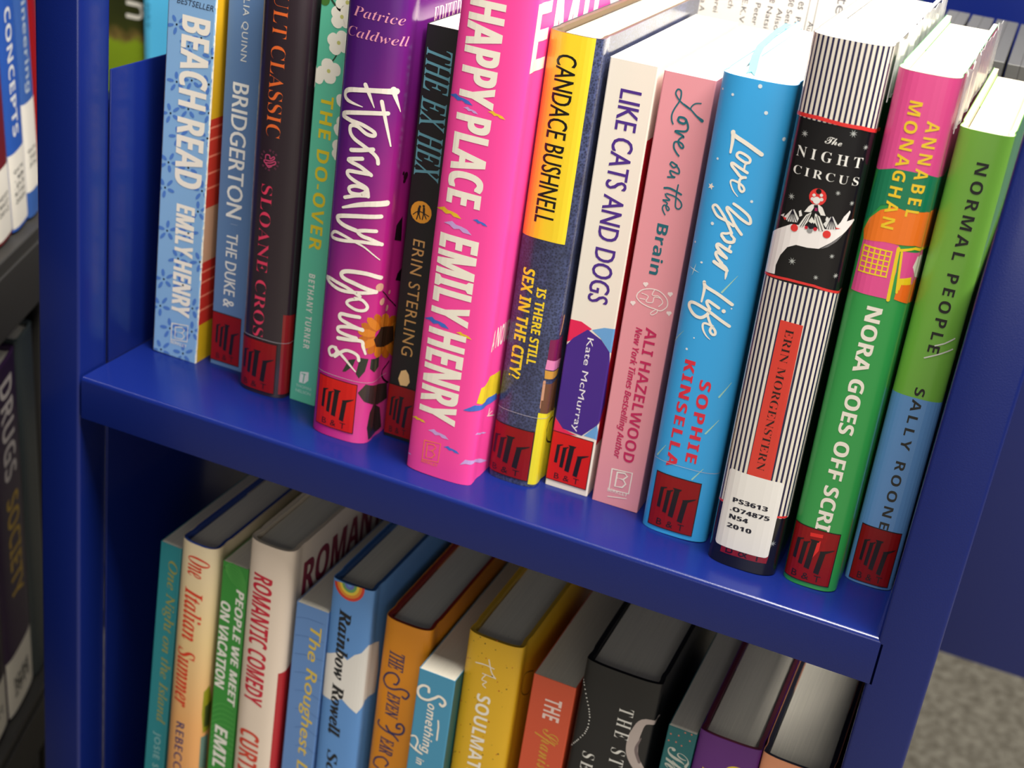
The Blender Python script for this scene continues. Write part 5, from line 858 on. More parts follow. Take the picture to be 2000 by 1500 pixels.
 dict(id='rainbow',kind='hc',x=139.6,y=20,w=24.5,h=229,d=150,lean=0.25,b=1,col=(100,154,220),case=(52,92,150),label='light blue hardcover with white cloud, black heavy lettering and small rainbow at spine top',z=-310,page=(242,236,220),gloss=0.3,art=[
  ['P','cover_artwork',(240,236,230),1,[-0.67,179.39,9.72,185.19,14.39,181.74,18.2,186.59,22.03,189.17,25.37,194.87,37.63,189.9,40.56,169.26,39.87,154.44,27.31,157.26,22.77,149.18,17.75,152.37,13.72,155.55,7.64,152.19,-0.62,152.64]],
  ['T','author_lettering','Rainbow Rowell','Sbi',(20,22,28),3,7.13,212.47,14.58,129.68,'r',0.026,1],
  ['T','title_lettering','Scattered','Sbi',(20,22,28),3,8.04,119.11,14.71,59.11,'r',0.012,1],
  ['P','cover_artwork',(222,66,46),1,[20.15,229.51,20.11,226.94,19.5,224.52,18.35,222.43,16.71,220.75,14.69,219.61,12.44,219.09,10.11,219.23,7.83,219.99,5.75,221.29,3.97,223.03,2.63,225.09,1.88,227.42]],
  ['P','cover_artwork',(240,150,50),2,[18.71,229.51,18.68,227.37,18.16,225.35,17.19,223.59,15.82,222.19,14.15,221.23,12.28,220.8,10.35,220.92,8.47,221.56,6.77,222.67,5.36,224.18,4.33,225.97,3.83,228.02]],
  ['P','cover_artwork',(244,214,70),3,[17.24,229.44,17.21,227.75,16.8,226.15,16.02,224.74,14.93,223.61,13.6,222.86,12.12,222.51,10.59,222.61,9.1,223.13,7.77,224.03,6.67,225.24,5.9,226.72,5.53,228.36]],
  ['P','cover_artwork',(110,170,110),4,[15.76,229.36,15.73,228.11,15.42,226.91,14.84,225.87,14.03,225.04,13.05,224.48,11.95,224.22,10.82,224.29,9.74,224.69,8.75,225.35,7.96,226.27,7.41,227.39,7.13,228.6]],
  ['P','cover_artwork',(110,120,200),5,[14.26,229.25,14.24,228.44,14.04,227.67,13.66,226.99,13.14,226.46,12.5,226.09,11.79,225.92,11.06,225.97,10.36,226.23,9.73,226.67,9.22,227.27,8.87,227.99,8.69,228.78]],
  ['P','cover_artwork',(100,154,220),5,[13.01,229.17,13.0,228.72,12.89,228.3,12.68,227.93,12.39,227.63,12.04,227.43,11.65,227.34,11.26,227.37,10.87,227.51,10.53,227.75,10.26,228.08,10.07,228.48,9.98,228.92]],
 ]),
 dict(id='seven',kind='hc',x=168,y=27,w=27,h=213,d=140,lean=0.6,b=3,col=(238,150,26),case=(150,38,24),label='orange hardcover with navy swash capitals and rust red inner rim',z=-310,page=(242,236,220),gloss=0.3,art=[
  ['T','title_lettering','THE','Si',(44,44,98),2,7.44,193.64,16.58,182.67,'r',0.02,1],
  ['T','title_lettering','EVEN','Si',(44,44,98),2,9.1,167.51,16.9,151.44,'r',0.02,1],
  ['T','title_lettering','EAR','Si',(44,44,98),2,8.4,136.75,16.84,126.0,'r',0.02,1],
  ['K','title_lettering',(44,44,98),3,[[0,[12.36,173.51,1.13,14.02,174.12,1.13,14.92,177.76,1.12,12.07,180.31,1.12,7.71,178.64,1.12,5.67,173.79,1.13,8.1,170.26,1.13,12.27,170.09,1.13,16.94,172.11,1.13,20.35,171.74,1.13,21.54,169.58,1.13,19.97,166.8,1.13,18.06,167.56,1.13]],[0,[6.01,146.36,1.06,5.79,143.41,1.06,10.5,141.52,1.06,15.68,140.54,1.06,18.94,138.03,1.06]],[0,[10.89,144.81,1.25,13.53,141.82,1.25,17.99,142.0,1.25,20.79,143.83,1.25,21.34,147.41,1.24,19.57,149.51,1.24,17.23,148.52,1.24,17.1,146.22,1.24,18.96,146.36,1.24]],[0,[9.41,114.66,1.08,5.87,116.03,1.08,6.99,120.69,1.08,11.59,123.17,1.07,14.82,120.77,1.08,13.47,117.83,1.08]]]],
 ]),
 dict(id='something',kind='pb',x=197.3,y=11,w=20.5,h=200,d=130,lean=0.4,col=(74,152,190),label='teal blue paperback with white swash lettering beside the orange hardcover',z=-310,page=(242,236,220),b=3,case=(60,40,35),gloss=0.3,art=[
  ['K','title_lettering',(250,242,228),3,[[0,[7.31,187.56,1.45,6.84,190.26,1.45,3.89,190.48,1.45,1.46,187.98,1.46,1.36,184.77,1.46,3.44,182.47,1.46,7.22,182.5,1.46,10.68,185.05,1.46,13.21,187.29,1.45,16.15,186.33,1.45,17.13,184.12,1.45,15.75,182.04,1.46,14.34,182.81,1.46]],[0,[7.63,147.52,1.03,4.27,149.32,1.03,4.93,154.01,1.03,3.12,157.03,1.03,-0.38,155.34,1.03,-1.01,152.43,1.03,1.51,150.17,1.03,5.15,148.06,1.03,8.15,147.21,1.03]],[0,[14.64,172.13,0.92,15.21,168.35,0.92,15.27,164.06,0.92,15.33,159.75,0.93]]]],
  ['T','title_lettering','omething','bi',(250,242,228),2,5.99,180.92,12.88,148.68,'r',-0.004,1],
  ['T','title_lettering','in','bi',(250,242,228),2,5.39,144.02,9.91,139.8,'r',0,1],
  ['B','cover_artwork',(38,100,102),1,21.28,150.33,0,200],
 ]),
 dict(id='soul',kind='hc',x=219.5,y=20,w=30,h=227,d=150,lean=0,b=2,col=(232,182,36),case=(200,160,50),label='mustard yellow hardcover with white capitals and dark speckles on its spine',z=-310,page=(242,236,220),gloss=0.3,art=[
  ['K','title_lettering',(250,242,228),3,[[0,[7.88,210.3,0.62,12.98,211.03,0.62,18.09,210.45,0.62]],[0,[14.77,214.83,0.58,17.04,208.08,0.58,19.73,204.95,0.58]],[0,[19.72,205.05,0.49,16.05,205.21,0.49,12.35,205.37,0.49]],[0,[14.23,205.12,0.49,12.48,201.55,0.49,15.22,201.14,0.49,13.31,198.78,0.49,15.16,197.38,0.49]]]],
  ['T','title_lettering','SOULMATE','b',(250,242,228),2,11.11,192.43,18.85,139.11,'r',0,1],
  ['C','cover_artwork',(190,70,30),1,2.6,204.86,0.22],
  ['C','cover_artwork',(70,60,25),1,11.48,223.47,0.39],
  ['C','cover_artwork',(70,60,25),1,6.61,161.71,0.26],
  ['C','cover_artwork',(190,70,30),1,2.71,210.25,0.42],
  ['C','cover_artwork',(70,60,25),1,23.08,163.53,0.24],
  ['C','cover_artwork',(70,60,25),1,17.74,205.87,0.4],
  ['C','cover_artwork',(70,60,25),1,2.01,148.52,0.37],
  ['C','cover_artwork',(70,60,25),1,5.19,183.49,0.21],
  ['C','cover_artwork',(70,60,25),1,24.77,154.81,0.27],
  ['C','cover_artwork',(70,60,25),1,16.7,153.78,0.42],
  ['C','cover_artwork',(70,60,25),1,12.04,186.67,0.3],
  ['C','cover_artwork',(70,60,25),1,8.84,214.49,0.19],
  ['C','cover_artwork',(190,70,30),1,17.52,227.56,0.31],
  ['C','cover_artwork',(70,60,25),1,10.03,188.93,0.23],
  ['C','cover_artwork',(70,60,25),1,5.93,191.88,0.25],
  ['C','cover_artwork',(190,70,30),1,21.0,203.32,0.33],
  ['C','cover_artwork',(190,70,30),1,2.6,146.78,0.25],
  ['C','cover_artwork',(190,70,30),1,17.78,166.92,0.27],
  ['C','cover_artwork',(190,70,30),1,13.1,214.99,0.36],
  ['C','cover_artwork',(70,60,25),1,27.1,158.95,0.45],
  ['C','cover_artwork',(70,60,25),1,8.33,226.05,0.38],
  ['C','cover_artwork',(70,60,25),1,26.23,200.55,0.4],
  ['C','cover_artwork',(70,60,25),1,5.56,201.8,0.21],
  ['C','cover_artwork',(190,70,30),1,26.67,203.08,0.18],
  ['C','cover_artwork',(70,60,25),1,4.84,222.14,0.27],
  ['C','cover_artwork',(70,60,25),1,2.36,200.13,0.29],
  ['C','cover_artwork',(190,70,30),1,-0.06,205.73,0.22],
  ['C','cover_artwork',(190,70,30),1,4.31,168.12,0.32],
  ['C','cover_artwork',(190,70,30),1,27.43,214.34,0.31],
  ['C','cover_artwork',(70,60,25),1,12.05,163.64,0.31],
  ['C','cover_artwork',(190,70,30),1,11.81,209.1,0.29],
  ['C','cover_artwork',(70,60,25),1,24.65,213.57,0.31],
  ['C','cover_artwork',(190,70,30),1,7.35,224.49,0.23],
  ['C','cover_artwork',(190,70,30),1,24.12,214.82,0.19],
  ['C','cover_artwork',(70,60,25),1,16.52,152.0,0.3],
  ['C','cover_artwork',(70,60,25),1,18.96,155.47,0.39],
  ['C','cover_artwork',(190,70,30),1,2.22,182.6,0.42],
  ['C','cover_artwork',(190,70,30),1,26.31,158.39,0.36],
  ['C','cover_artwork',(70,60,25),1,18.56,164.25,0.33],
  ['C','cover_artwork',(190,70,30),1,19.63,177.32,0.43],
  ['C','cover_artwork',(70,60,25),1,1.32,141.1,0.46],
  ['C','cover_artwork',(70,60,25),1,-0.46,165.94,0.22],
  ['C','cover_artwork',(190,70,30),1,19.39,149.65,0.23],
  ['C','cover_artwork',(70,60,25),1,16.41,177.64,0.43],
  ['C','cover_artwork',(70,60,25),1,-1.61,204.2,0.18],
  ['C','cover_artwork',(70,60,25),1,3.19,149.72,0.41],
  ['C','cover_artwork',(70,60,25),1,16.07,156.25,0.24],
  ['C','cover_artwork',(70,60,25),1,9.77,171.53,0.39],
  ['C','cover_artwork',(190,70,30),1,15.12,191.14,0.19],
  ['C','cover_artwork',(70,60,25),1,14.16,180.18,0.35],
  ['C','cover_artwork',(70,60,25),1,10.43,217.06,0.31],
  ['C','cover_artwork',(70,60,25),1,23.06,232.56,0.2],
  ['C','cover_artwork',(70,60,25),1,11.14,183.25,0.26],
  ['C','cover_artwork',(70,60,25),1,13.88,210.64,0.2],
  ['C','cover_artwork',(70,60,25),1,17.43,221.94,0.31],
  ['C','cover_artwork',(70,60,25),1,24.02,197.86,0.2],
  ['C','cover_artwork',(190,70,30),1,5.83,150.94,0.42],
  ['C','cover_artwork',(190,70,30),1,22.44,198.26,0.41],
  ['C','cover_artwork',(70,60,25),1,4.21,210.86,0.27],
  ['C','cover_artwork',(70,60,25),1,25.36,189.16,0.18],
  ['K','cover_artwork',(60,40,20),1,[[0,[54.7,198.15,0.48,42.13,204.55,0.47,39.38,199.18,0.47,42.04,191.51,0.47,50.7,185.81,0.48,56.26,187.14,0.48,54.8,195.88,0.48]]]],
 ]),
 dict(id='spanish',kind='pb',x=255.5,y=21,w=23,h=214,d=135,lean=0.3,col=(218,88,56),label='coral red paperback with white capitals above gold script on the lower shelf',z=-310,page=(242,236,220),b=3,case=(60,40,35),gloss=0.3,art=[
  ['T','title_lettering','THE','b',(245,215,205),2,8.52,203.06,17.56,189.62,'r',0,1],
  ['T','title_lettering','Spanish','sc',(220,160,60),2,6.06,183.49,19.25,153.6,'r',0,1],
 ]),
 dict(id='black',kind='hc',x=281,y=20,w=39.5,h=234,d=152,lean=0.3,b=1.5,col=(26,26,29),case=(16,16,20),label='thick black hardcover with white serif capitals and a dotted chain on its spine',z=-310,page=(242,236,220),gloss=0.3,art=[
  ['T','title_lettering','THE ST','S',(232,230,224),2,22.17,214.87,29.86,179.28,'r',-0.012,1.5],
  ['T','title_lettering','SE','S',(232,230,224),2,8.17,180.57,14.86,169.55,'r',-0.012,1.4],
  ['C','cover_artwork',(236,234,228),1,-1.35,227.4,0.39],
  ['C','cover_artwork',(236,234,228),1,-0.94,225.69,0.39],
  ['C','cover_artwork',(236,234,228),1,-0.52,223.98,0.39],
  ['C','cover_artwork',(236,234,228),1,-0.11,222.27,0.39],
  ['C','cover_artwork',(236,234,228),1,0.8,220.83,0.39],
  ['C','cover_artwork',(236,234,228),1,1.45,219.6,0.39],
  ['C','cover_artwork',(236,234,228),1,2.05,218.31,0.39],
  ['C','cover_artwork',(236,234,228),1,2.97,216.23,0.39],
  ['C','cover_artwork',(236,234,228),1,3.85,214.09,0.39],
  ['C','cover_artwork',(236,234,228),1,4.7,211.91,0.39],
  ['C','cover_artwork',(236,234,228),1,5.52,210.08,0.39],
  ['C','cover_artwork',(236,234,228),1,6.31,208.19,0.4],
  ['C','cover_artwork',(236,234,228),1,7.1,206.3,0.4],
  ['C','cover_artwork',(236,234,228),1,7.51,204.79,0.4],
  ['C','cover_artwork',(236,234,228),1,7.92,203.27,0.4],
  ['C','cover_artwork',(236,234,228),1,8.33,201.75,0.4],
  ['C','cover_artwork',(236,234,228),1,8.35,199.64,0.4],
  ['C','cover_artwork',(236,234,228),1,8.38,197.52,0.4],
  ['C','cover_artwork',(236,234,228),1,8.4,195.39,0.4],
  ['C','cover_artwork',(236,234,228),1,8.06,193.98,0.4],
  ['C','cover_artwork',(236,234,228),1,7.72,192.54,0.4],
  ['C','cover_artwork',(236,234,228),1,7.37,191.11,0.4],
  ['C','cover_artwork',(236,234,228),1,6.45,189.32,0.4],
  ['C','cover_artwork',(236,234,228),1,5.52,187.53,0.4],
  ['C','cover_artwork',(236,234,228),1,4.55,185.66,0.4],
  ['C','cover_artwork',(236,234,228),1,3.84,184.45,0.4],
  ['C','cover_artwork',(236,234,228),1,3.1,183.2,0.4],
  ['C','cover_artwork',(236,234,228),1,2.32,181.89,0.4],
  ['C','cover_artwork',(236,234,228),1,1.42,180.25,0.41],
  ['C','cover_artwork',(236,234,228),1,0.07,178.57,0.41],
  ['K','cover_artwork',(190,176,170),1,[[0,[50.69,208.24,0.99,36.63,210.74,3.33,32.67,202.58,5.13,32.23,194.3,6.04,33.64,187.82,5.95,38.12,180.9,5.02]]]],
  ['K','cover_artwork',(120,105,105),2,[[0,[35.71,200.16,0.59,34.39,192.75,1.59,37.33,185.45,1.4]]]],
 ]),
 dict(id='teal',kind='pb',x=326.5,y=20,w=14.8,h=213,d=135,lean=0.6,col=(24,102,106),label='narrow deep teal paperback with coral specks and pale script, beside the purple hardcover',z=-310,page=(242,236,220),b=3,case=(60,40,35),gloss=0.3,art=[
  ['T','title_lettering','The','sc',(190,195,185),2,2.63,201.1,14.32,183.16,'r',0,1],
  ['C','cover_artwork',(200,120,100),1,2.35,208.44,0.47],
  ['C','cover_artwork',(200,120,100),1,6.31,209.08,0.47],
  ['C','cover_artwork',(200,120,100),1,9.05,212.01,0.46],
  ['C','cover_artwork',(200,120,100),1,12.16,208.28,0.47],
  ['C','cover_artwork',(200,120,100),1,5.73,204.8,0.47],
  ['C','cover_artwork',(200,120,100),1,8.77,203.88,0.47],
  ['C','cover_artwork',(200,120,100),1,2.01,204.28,0.47],
  ['C','cover_artwork',(200,120,100),1,12.29,212.33,0.46],
 ]),
 dict(id='purple',kind='hc',x=342.3,y=20,w=31,h=217,d=148,lean=0.45,b=1.2,col=(98,36,124),case=(96,30,50),label='violet hardcover with yellow lettering just showing at the bottom of its spine',z=-310,page=(242,236,220),gloss=0.3,art=[
  ['T','title_lettering','CIRCLE','S',(236,200,60),2,17.27,204.18,30.03,153.27,'r',-0.01,1],
  ['T','title_lettering','L','S',(236,200,60),2,6.39,197.19,11.61,192.91,'r',-0.01,1],
 ]),
 dict(id='peach',kind='hc',x=375.5,y=20,w=34,h=217,d=148,lean=0,b=1.5,col=(240,160,120),case=(26,28,48),label='peach and navy hardcover at the end of the lower shelf against the cart post',z=-310,page=(242,236,220),gloss=0.3,art=[
  ['B','cover_band',(26,28,48),1,35.94,182.05,0,217],
 ]),
]
EXTRA=[('.758','b'),('.9','b'),('.D3','b'),('.H25','b'),('.M437','b'),('.P74','b'),('/ E.K.V','r'),('2009','b'),('2011','b'),('2012','b'),('Aka A','r'),('Aliso','r'),('Ameri','r'),('Aut','r'),('B & T','r'),('CASE CONCEPTS','b'),('DRUGS','b'),('Engineering','b'),('HD31','b'),('HV58','b'),('Irela','r'),('Japan','r'),('K736','b'),('Korei','r'),('Lite','r'),('Natsi','r'),('Pau','r'),('Peter','r'),('QA76','b'),('RA98','b'),('Rach','r'),('SIDE A DAY','b'),('SOCIETY','b'),('Setor','r'),('en','r'),('es','r'),('ese','r'),('kike','r')]

STICKER = [('b', (.16, .26), (.24, .255), (.22, .63), (.145, .625)), ('b', (.31, .28), (.40, .285), (.37, .70), (.285, .69)), ('b', (.46, .22), (.58, .225), (.53, .75), (.42, .735)), ('b', (.68, .37), (.79, .375), (.74, .80), (.63, .785)),
           ('b', (.16, .26), (.30, .225), (.30, .245), (.2, .29)), ('b', (.30, .29), (.44, .245), (.44, .265), (.34, .32)), ('b', (.42, .205), (.62, .20), (.60, .235), (.46, .24)), ('b', (.66, .38), (.95, .30), (.93, .325), (.74, .42))]
for b in BOOKS:                                                     # queue every word once, then turn them all into meshes
    for p in b['art']:
        if p[0] == 'T': want(p[2], p[3], p[11], p[12])
        elif p[0] == 'S': want('B & T', 'r', 0, 1.1)
        elif p[0] == 'L':
            for t in p[5]: want(t[0], 'b', .018, 1.1)
        elif p[0] == 'O':
            for ch in p[6]: want(ch, 'b', 0, 1)
for t_, f_ in EXTRA: want(t_, f_, 0, 1)
solve_texts()
def make_book(b):
    w, h, d = b['w'], b['h'], b['d']; hc = b['kind'] == 'hc'; th = math.radians(b['lean'])
    lift = w*math.sin(th) if th > 0 else 0
    root = empty('hardcover_book' if hc else 'paperback_book', (b['x']*MM, b['y']*MM, (b['z']+lift+.1)*MM), b['label'], 'book', 'novels on the upper shelf of the blue cart' if b['z'] == 0 else 'novels on the lower shelf of the blue cart', (0, th, 0))
    pts, ss, k0, k1 = prof(b['kind'], w, d, b['b'] if hc else 0)
    g = b.get('grad'); rough = b['gloss']+.1; coat = .6 if b['gloss'] < .25 else 0
    if g == 'etern': jm = ramp_mat('etern', (3, 0, -1), [(-.236, (60, 26, 112)), (-.14, (92, 30, 122)), (-.085, (122, 30, 128)), (-.03, (174, 34, 134)), (.02, (204, 38, 138)), (.09, (240, 76, 158))], rough, coat, .12)
    elif g == 'italian': jm = ramp_mat('italian', (0, 0, 1), [(0, (226, 150, 90)), (.1, (238, 176, 110)), (.16, (236, 206, 150)), (.225, (240, 222, 186))], rough)
    elif g == 'weave': jm = weave_mat()
    else: jm = mat(b['col'], rough, 'jacket', coat)
    pm = page_mat(b['page'])
    if hc:
        cm = mat(b['case'], .6)
        o1 = offset_in(pts, .3); i1 = offset_in(pts, 2.4)
        obj('dust_jacket', shell(pts, o1, 0, h), jm, root, True)
        obj('case_binding', shell(o1, i1, .3, h-.35), cm, root, True)
        q = offset_in(pts, 2.9); q = [(x, min(y, d-4)) for x, y in q]
        bm = bmesh.new(); prism(bm, [(x*MM, y*MM) for x, y in [q[0]]+[p for p in q[5:-6]]+[q[-1]]], 3*MM, (h-3.2)*MM); obj('page_block', bm, pm, root)
        for x0 in (2.45, w-2.75):                                   # jacket flaps folded round the board edges
            bm = bmesh.new(); box(bm, x0*MM, d*.42*MM, .5*MM, (x0+.3)*MM, (d-.5)*MM, (h-3.1)*MM); obj('jacket_flap', bm, jm, root)
    else:
        i1 = offset_in(pts, .35)
        obj('cover', shell(pts, i1, 0, h), jm, root)
        q = [(x, min(y, d-.4)) for x, y in offset_in(pts, .42)]
        bm = bmesh.new(); prism(bm, [(x*MM, y*MM) for x, y in q], .3*MM, (h-.25)*MM); obj('page_block', bm, pm, root)
    pr = Print(); pg = b['gloss']+.12
    for p in b['art']:
        k, part = p[0], p[1]
        if k == 'T': pr.text(part, mat(p[4], pg, 'ink', coat), p[5], (p[2], p[3], p[11], p[12]), p[6], p[7], p[8], p[9], p[10])
        elif k == 'P': pr.poly(part, mat(p[2], pg, 'ink', coat), p[3], [(p[4][i], p[4][i+1]) for i in range(0, len(p[4]), 2)])
        elif k == 'K':
            for l_, q in p[4]: pr.stroke(part, mat(p[2], pg, 'ink', coat), p[3], q, l_)
        elif k == 'C': pr.disc(part, mat(p[2], pg, 'ink', coat), p[3], p[4], p[5], p[6], 16)
        elif k == 'X':
            n, qq, r = p[7], p[8], p[6]
            V = [(p[4]+(r if i % 2 == 0 else r*qq)*math.sin(i*math.pi/n+.2), p[5]+(r if i % 2 == 0 else r*qq)*math.cos(i*math.pi/n+.2)) for i in range(2*n)]
            pr.tri(part, mat(p[2], pg, 'ink', coat), p[3], V+[(p[4], p[5])], [(i, (i+1) % (2*n), 2*n) for i in range(2*n)])
        elif k == 'B':
            m = ramp_mat('candace', (1, 0, 0), [(0, (240, 130, 36)), (.004, (246, 170, 40)), (.011, (242, 214, 44)), (.03, (240, 222, 44))], pg, coat) if p[2] == 'candace' else mat(p[2], pg, 'ink', coat)
            pr.poly(part, m, p[3], [(p[4], p[6]), (p[5], p[6]), (p[5], p[7]), (p[4], p[7])])
        elif k == 'E':
            rr = random.Random(5); z = 0; m = mat(p[2], .7); rag = []
            while z < h-3:
                dz = rr.uniform(1.5, 5); a = rr.uniform(.15, .75)
                pr.poly(part, m, 5, [(p[3]-a, z), (p[3]+a*.8, z), (p[3]+rr.uniform(.1, .5), z+dz), (p[3]-rr.uniform(.1, .6), z+dz)]); z += dz
        elif k == 'O':
            m = mat(p[2], pg, 'ink'); n = len(p[6])
            for i, ch in enumerate(p[6]):
                if ch == ' ': continue
                v, f, asp = TEXTS[(ch, 'b', 0, 1)]; a = math.pi/2-i*2*math.pi/n; r = p[5]
                W_ = []
                for x, y in v:
                    u, t = (x-.5)*1.0, (y-.5)*1.15
                    W_.append((p[3]+(r+t)*math.cos(a)+u*math.sin(a), p[4]+(r+t)*math.sin(a)-u*math.cos(a)))
                pr.tri(part, m, 3, W_, f)
        elif k == 'Z':
            n = 21; s0, s1, z0, z1 = p[5:9]
            pr.poly(part, mat(p[2], pg, 'ink', coat), 1, [(s0, z0), (s1, z0), (s1, z1), (s0, z1)])
            st = (s1-s0)/n; m = mat(p[3], pg, 'ink', coat)
            for i in range(n): pr.poly(part, m, 2, [(s0+st*(i+.25), z0), (s0+st*(i+.68), z0), (s0+st*(i+.68), z1), (s0+st*(i+.25), z1)])
        elif k == 'S':
            s0, s1, z0, z1, br = p[1:6]; rm = RED_BRIGHT if br else RED_DARK; bk = mat((26, 16, 18), .4)
            def U(u, v): return (s0+(s1-s0)*u, z1-(z1-z0)*v)
            pr.poly('red_label', rm, 6, [U(0, 0), U(1, 0), U(1, 1), U(0, 1)])
            for e in ((0, 0, 1, .015), (0, .985, 1, 1), (0, 0, .018, 1), (.982, 0, 1, 1)): pr.poly('red_label', bk, 7, [U(e[0], e[1]), U(e[2], e[1]), U(e[2], e[3]), U(e[0], e[3])])
            for q in STICKER: pr.poly('label_mark', bk, 8, [U(*c) for c in q[1:]])
            a, c = U(.2, .83), U(.8, .945); pr.text('label_mark', bk, 8, ('B & T', 'r', 0, 1.1), a[0], a[1], c[0], c[1], 'h')
        elif k == 'L':
            s0, s1, z0, z1 = p[1:5]; r = 1.6; V = []
            for cx, cz, a0 in ((s1-r, z1-r, 0), (s0+r, z1-r, 90), (s0+r, z0+r, 180), (s1-r, z0+r, 270)):
                V += [(cx+r*math.cos(math.radians(a0+t)), cz+r*math.sin(math.radians(a0+t))) for t in (0, 30, 60, 90)]
            pr.poly('call_number_label', mat((242, 238, 232), .5), 7, V)
            for t in p[5]:
                hh = 2.3; zc = (t[2]+t[4])/2; a = zc+hh/2
                pr.text('call_number', mat((30, 30, 44), .5), 9, (t[0], 'b', .018, 1.1), t[1], zc+hh/2, t[3], zc-hh/2, 'hh')
    if b['id'] == 'happy' or hc: pass
    pr.build(root, pts, ss)
    if b['id'] in ('circus', 'nora'):                               # loose clear film whose torn top edge stands above the boards
        rr = random.Random(3); o2 = [(x, y) for x, y in offset_in(pts, -.9)]; o3 = offset_in(pts, -.7)
        q0, q1 = [], []
        for A_, B_ in ((o2, q0), (o3, q1)):
            P = A_[k1:]
            for i in range(len(P)-1):
                n = 1 if i < 4 else 12
                for t in range(n): B_.append((P[i][0]+(P[i+1][0]-P[i][0])*t/n, P[i][1]+(P[i+1][1]-P[i][1])*t/n))
            B_.append(P[-1])
        wv = [rr.uniform(-1.2, 1.8) for _ in q0]; off = [rr.uniform(-.5, .9) for _ in q0]
        q0 = [(x+o_, y) for (x, y), o_ in zip(q0, off)]; q1 = [(x+o_-.1, y) for (x, y), o_ in zip(q1, off)]
        q0 = [(min(x, w+2), y) for x, y in q0]; q1 = [(min(x, w+1.8), y) for x, y in q1]
        obj('clear_film', shell(q0, q1, h-22, h+1, lambda i: wv[i]), CLEAR, root)
    if b['id'] == 'life':                                           # ribbon marker lying on the page tops
        bm = bmesh.new(); wd = 1.7; pa = [(7.2, 23, h-2.4), (4.0, 40, h+.4), (.8, 62, h+.7), (-1.0, 95, h+.8), (-1.5, 128, h+.7)]
        L_, R_ = [], []
        for x, y, z in pa:
            L_.append(bm.verts.new(((x-wd)*MM, y*MM, z*MM))); R_.append(bm.verts.new(((x+wd)*MM, (y+.8)*MM, (z+.3)*MM)))
        for i in range(len(pa)-1): bm.faces.new((L_[i], R_[i], R_[i+1], L_[i+1]))
        nk = bm.verts.new((7.4*MM, 21*MM, (h-2.5)*MM)); e1 = bm.verts.new((6.2*MM, 16*MM, (h-2.6)*MM)); e2 = bm.verts.new((10.4*MM, 15*MM, (h-2.6)*MM))
        bm.faces.new((L_[0], e1, nk)); bm.faces.new((nk, e2, R_[0])); bm.faces.new((L_[0], nk, R_[0]))
        rb = obj('ribbon_marker', bm, mat((110, 205, 238), .5), root); rb['label'] = 'pale blue ribbon marker'
        md = rb.modifiers.new('thick', 'SOLIDIFY'); md.thickness = .0003
    return root
# ------------------------------------------------------------------ the room
FLOOR = -.65
bm = bmesh.new(); box(bm, -4, -4, FLOOR-.02, 4, 4, FLOOR); fl = obj('floor', bm, carpet_mat()); fl['kind'] = 'structure'
bm = bmesh.new(); box(bm, -4, 3.9, FLOOR, 4, 4, 2.2); wl = obj('wall_back', bm, mat((206, 200, 186), .8, grain=.06)); wl['kind'] = 'structure'
# ------------------------------------------------------------------ the blue cart that carries the novels
def caster(parent, x, y, ztop):
    bm = bmesh.new(); r = bmesh.ops.create_cone(bm, cap_ends=True, segments=24, radius1=.034, radius2=.034, depth=.024)
    bmesh.ops.rotate(bm, verts=r['verts'], cent=(0, 0, 0), matrix=Matrix.Rotation(math.pi/2, 3, 'Y')); bmesh.ops.translate(bm, verts=r['verts'], vec=(x, y, FLOOR+.034))
    c = obj('caster', bm, mat((40, 40, 42), .6), parent, True)
    bm = bmesh.new(); box(bm, x-.017, y-.012, FLOOR+.03, x-.0135, y+.012, ztop, .0005); box(bm, x+.0135, y-.012, FLOOR+.03, x+.017, y+.012, ztop, .0005); box(bm, x-.017, y-.012, ztop-.006, x+.017, y+.012, ztop)
    obj('caster_fork', bm, mat((150, 150, 150), .35, metal=1), c)
cart = empty('book_cart', (.2055, .2, FLOOR), 'blue steel library book cart with two rows of upright novels on its shelves', 'cart')
def part(name, bm, m=None, sm=True):
    o = obj(name, bm, m or BLUE, cart, sm); o.matrix_parent_inverse = Matrix.Translation((-.2055, -.2, -FLOOR)); return o
for x0, x1 in ((-.0298, -.0042), (.4122, .4376)):
    for y0, y1 in ((0, .0235), (.3765, .40)):
        bm = bmesh.new(); box(bm, x0, y0, -.585, x1, y1, .30, .0018, 3); part('post', bm)
def deck(z, lip):
    bm = bmesh.new()                                                # folded sheet: top, front lip and rear lip with rounded folds
    R = .0022; prof_ = []
    for t in range(5): a = math.pi/2*t/4; prof_.append((R-R*math.sin(a), z-R+R*math.cos(a)))
    out_ = [(.398, z)]+prof_+[(0, z-lip)]
    inn = [(.0016, z-lip), (.0016, z-.004), (.398, z-.004)]
    P = out_+inn; n = len(P)
    A_ = [bm.verts.new((-.0028, y, q)) for y, q in P]; B_ = [bm.verts.new((.4150, y, q)) for y, q in P]
    for i in range(n): bm.faces.new((A_[i], A_[(i+1) % n], B_[(i+1) % n], B_[i]))
    for f in (bm.faces.new(A_), bm.faces.new(B_)): bmesh.ops.triangulate(bm, faces=[f])
    box(bm, -.0028, .3985, z-lip, .4150, .40, z)
    return bm
part('shelf', deck(0, .0235)); part('shelf', deck(-.31, .03)); 
for x0, x1 in ((-.0298, -.0042), (.4122, .4376)):
    bm = bmesh.new(); box(bm, x0, 0, .3002, x1, .40, .318, .004, 3); part('end_rail', bm)
def guard(x, z0, z1):
    return box(bmesh.new(), x, .0226, z0, x+.0014, .378, z1, .0006, 2)
for x in (-.0041, .4125):
    part('side_guard', guard(x, .0002, .157)); part('side_guard', guard(x, -.3098, -.03))
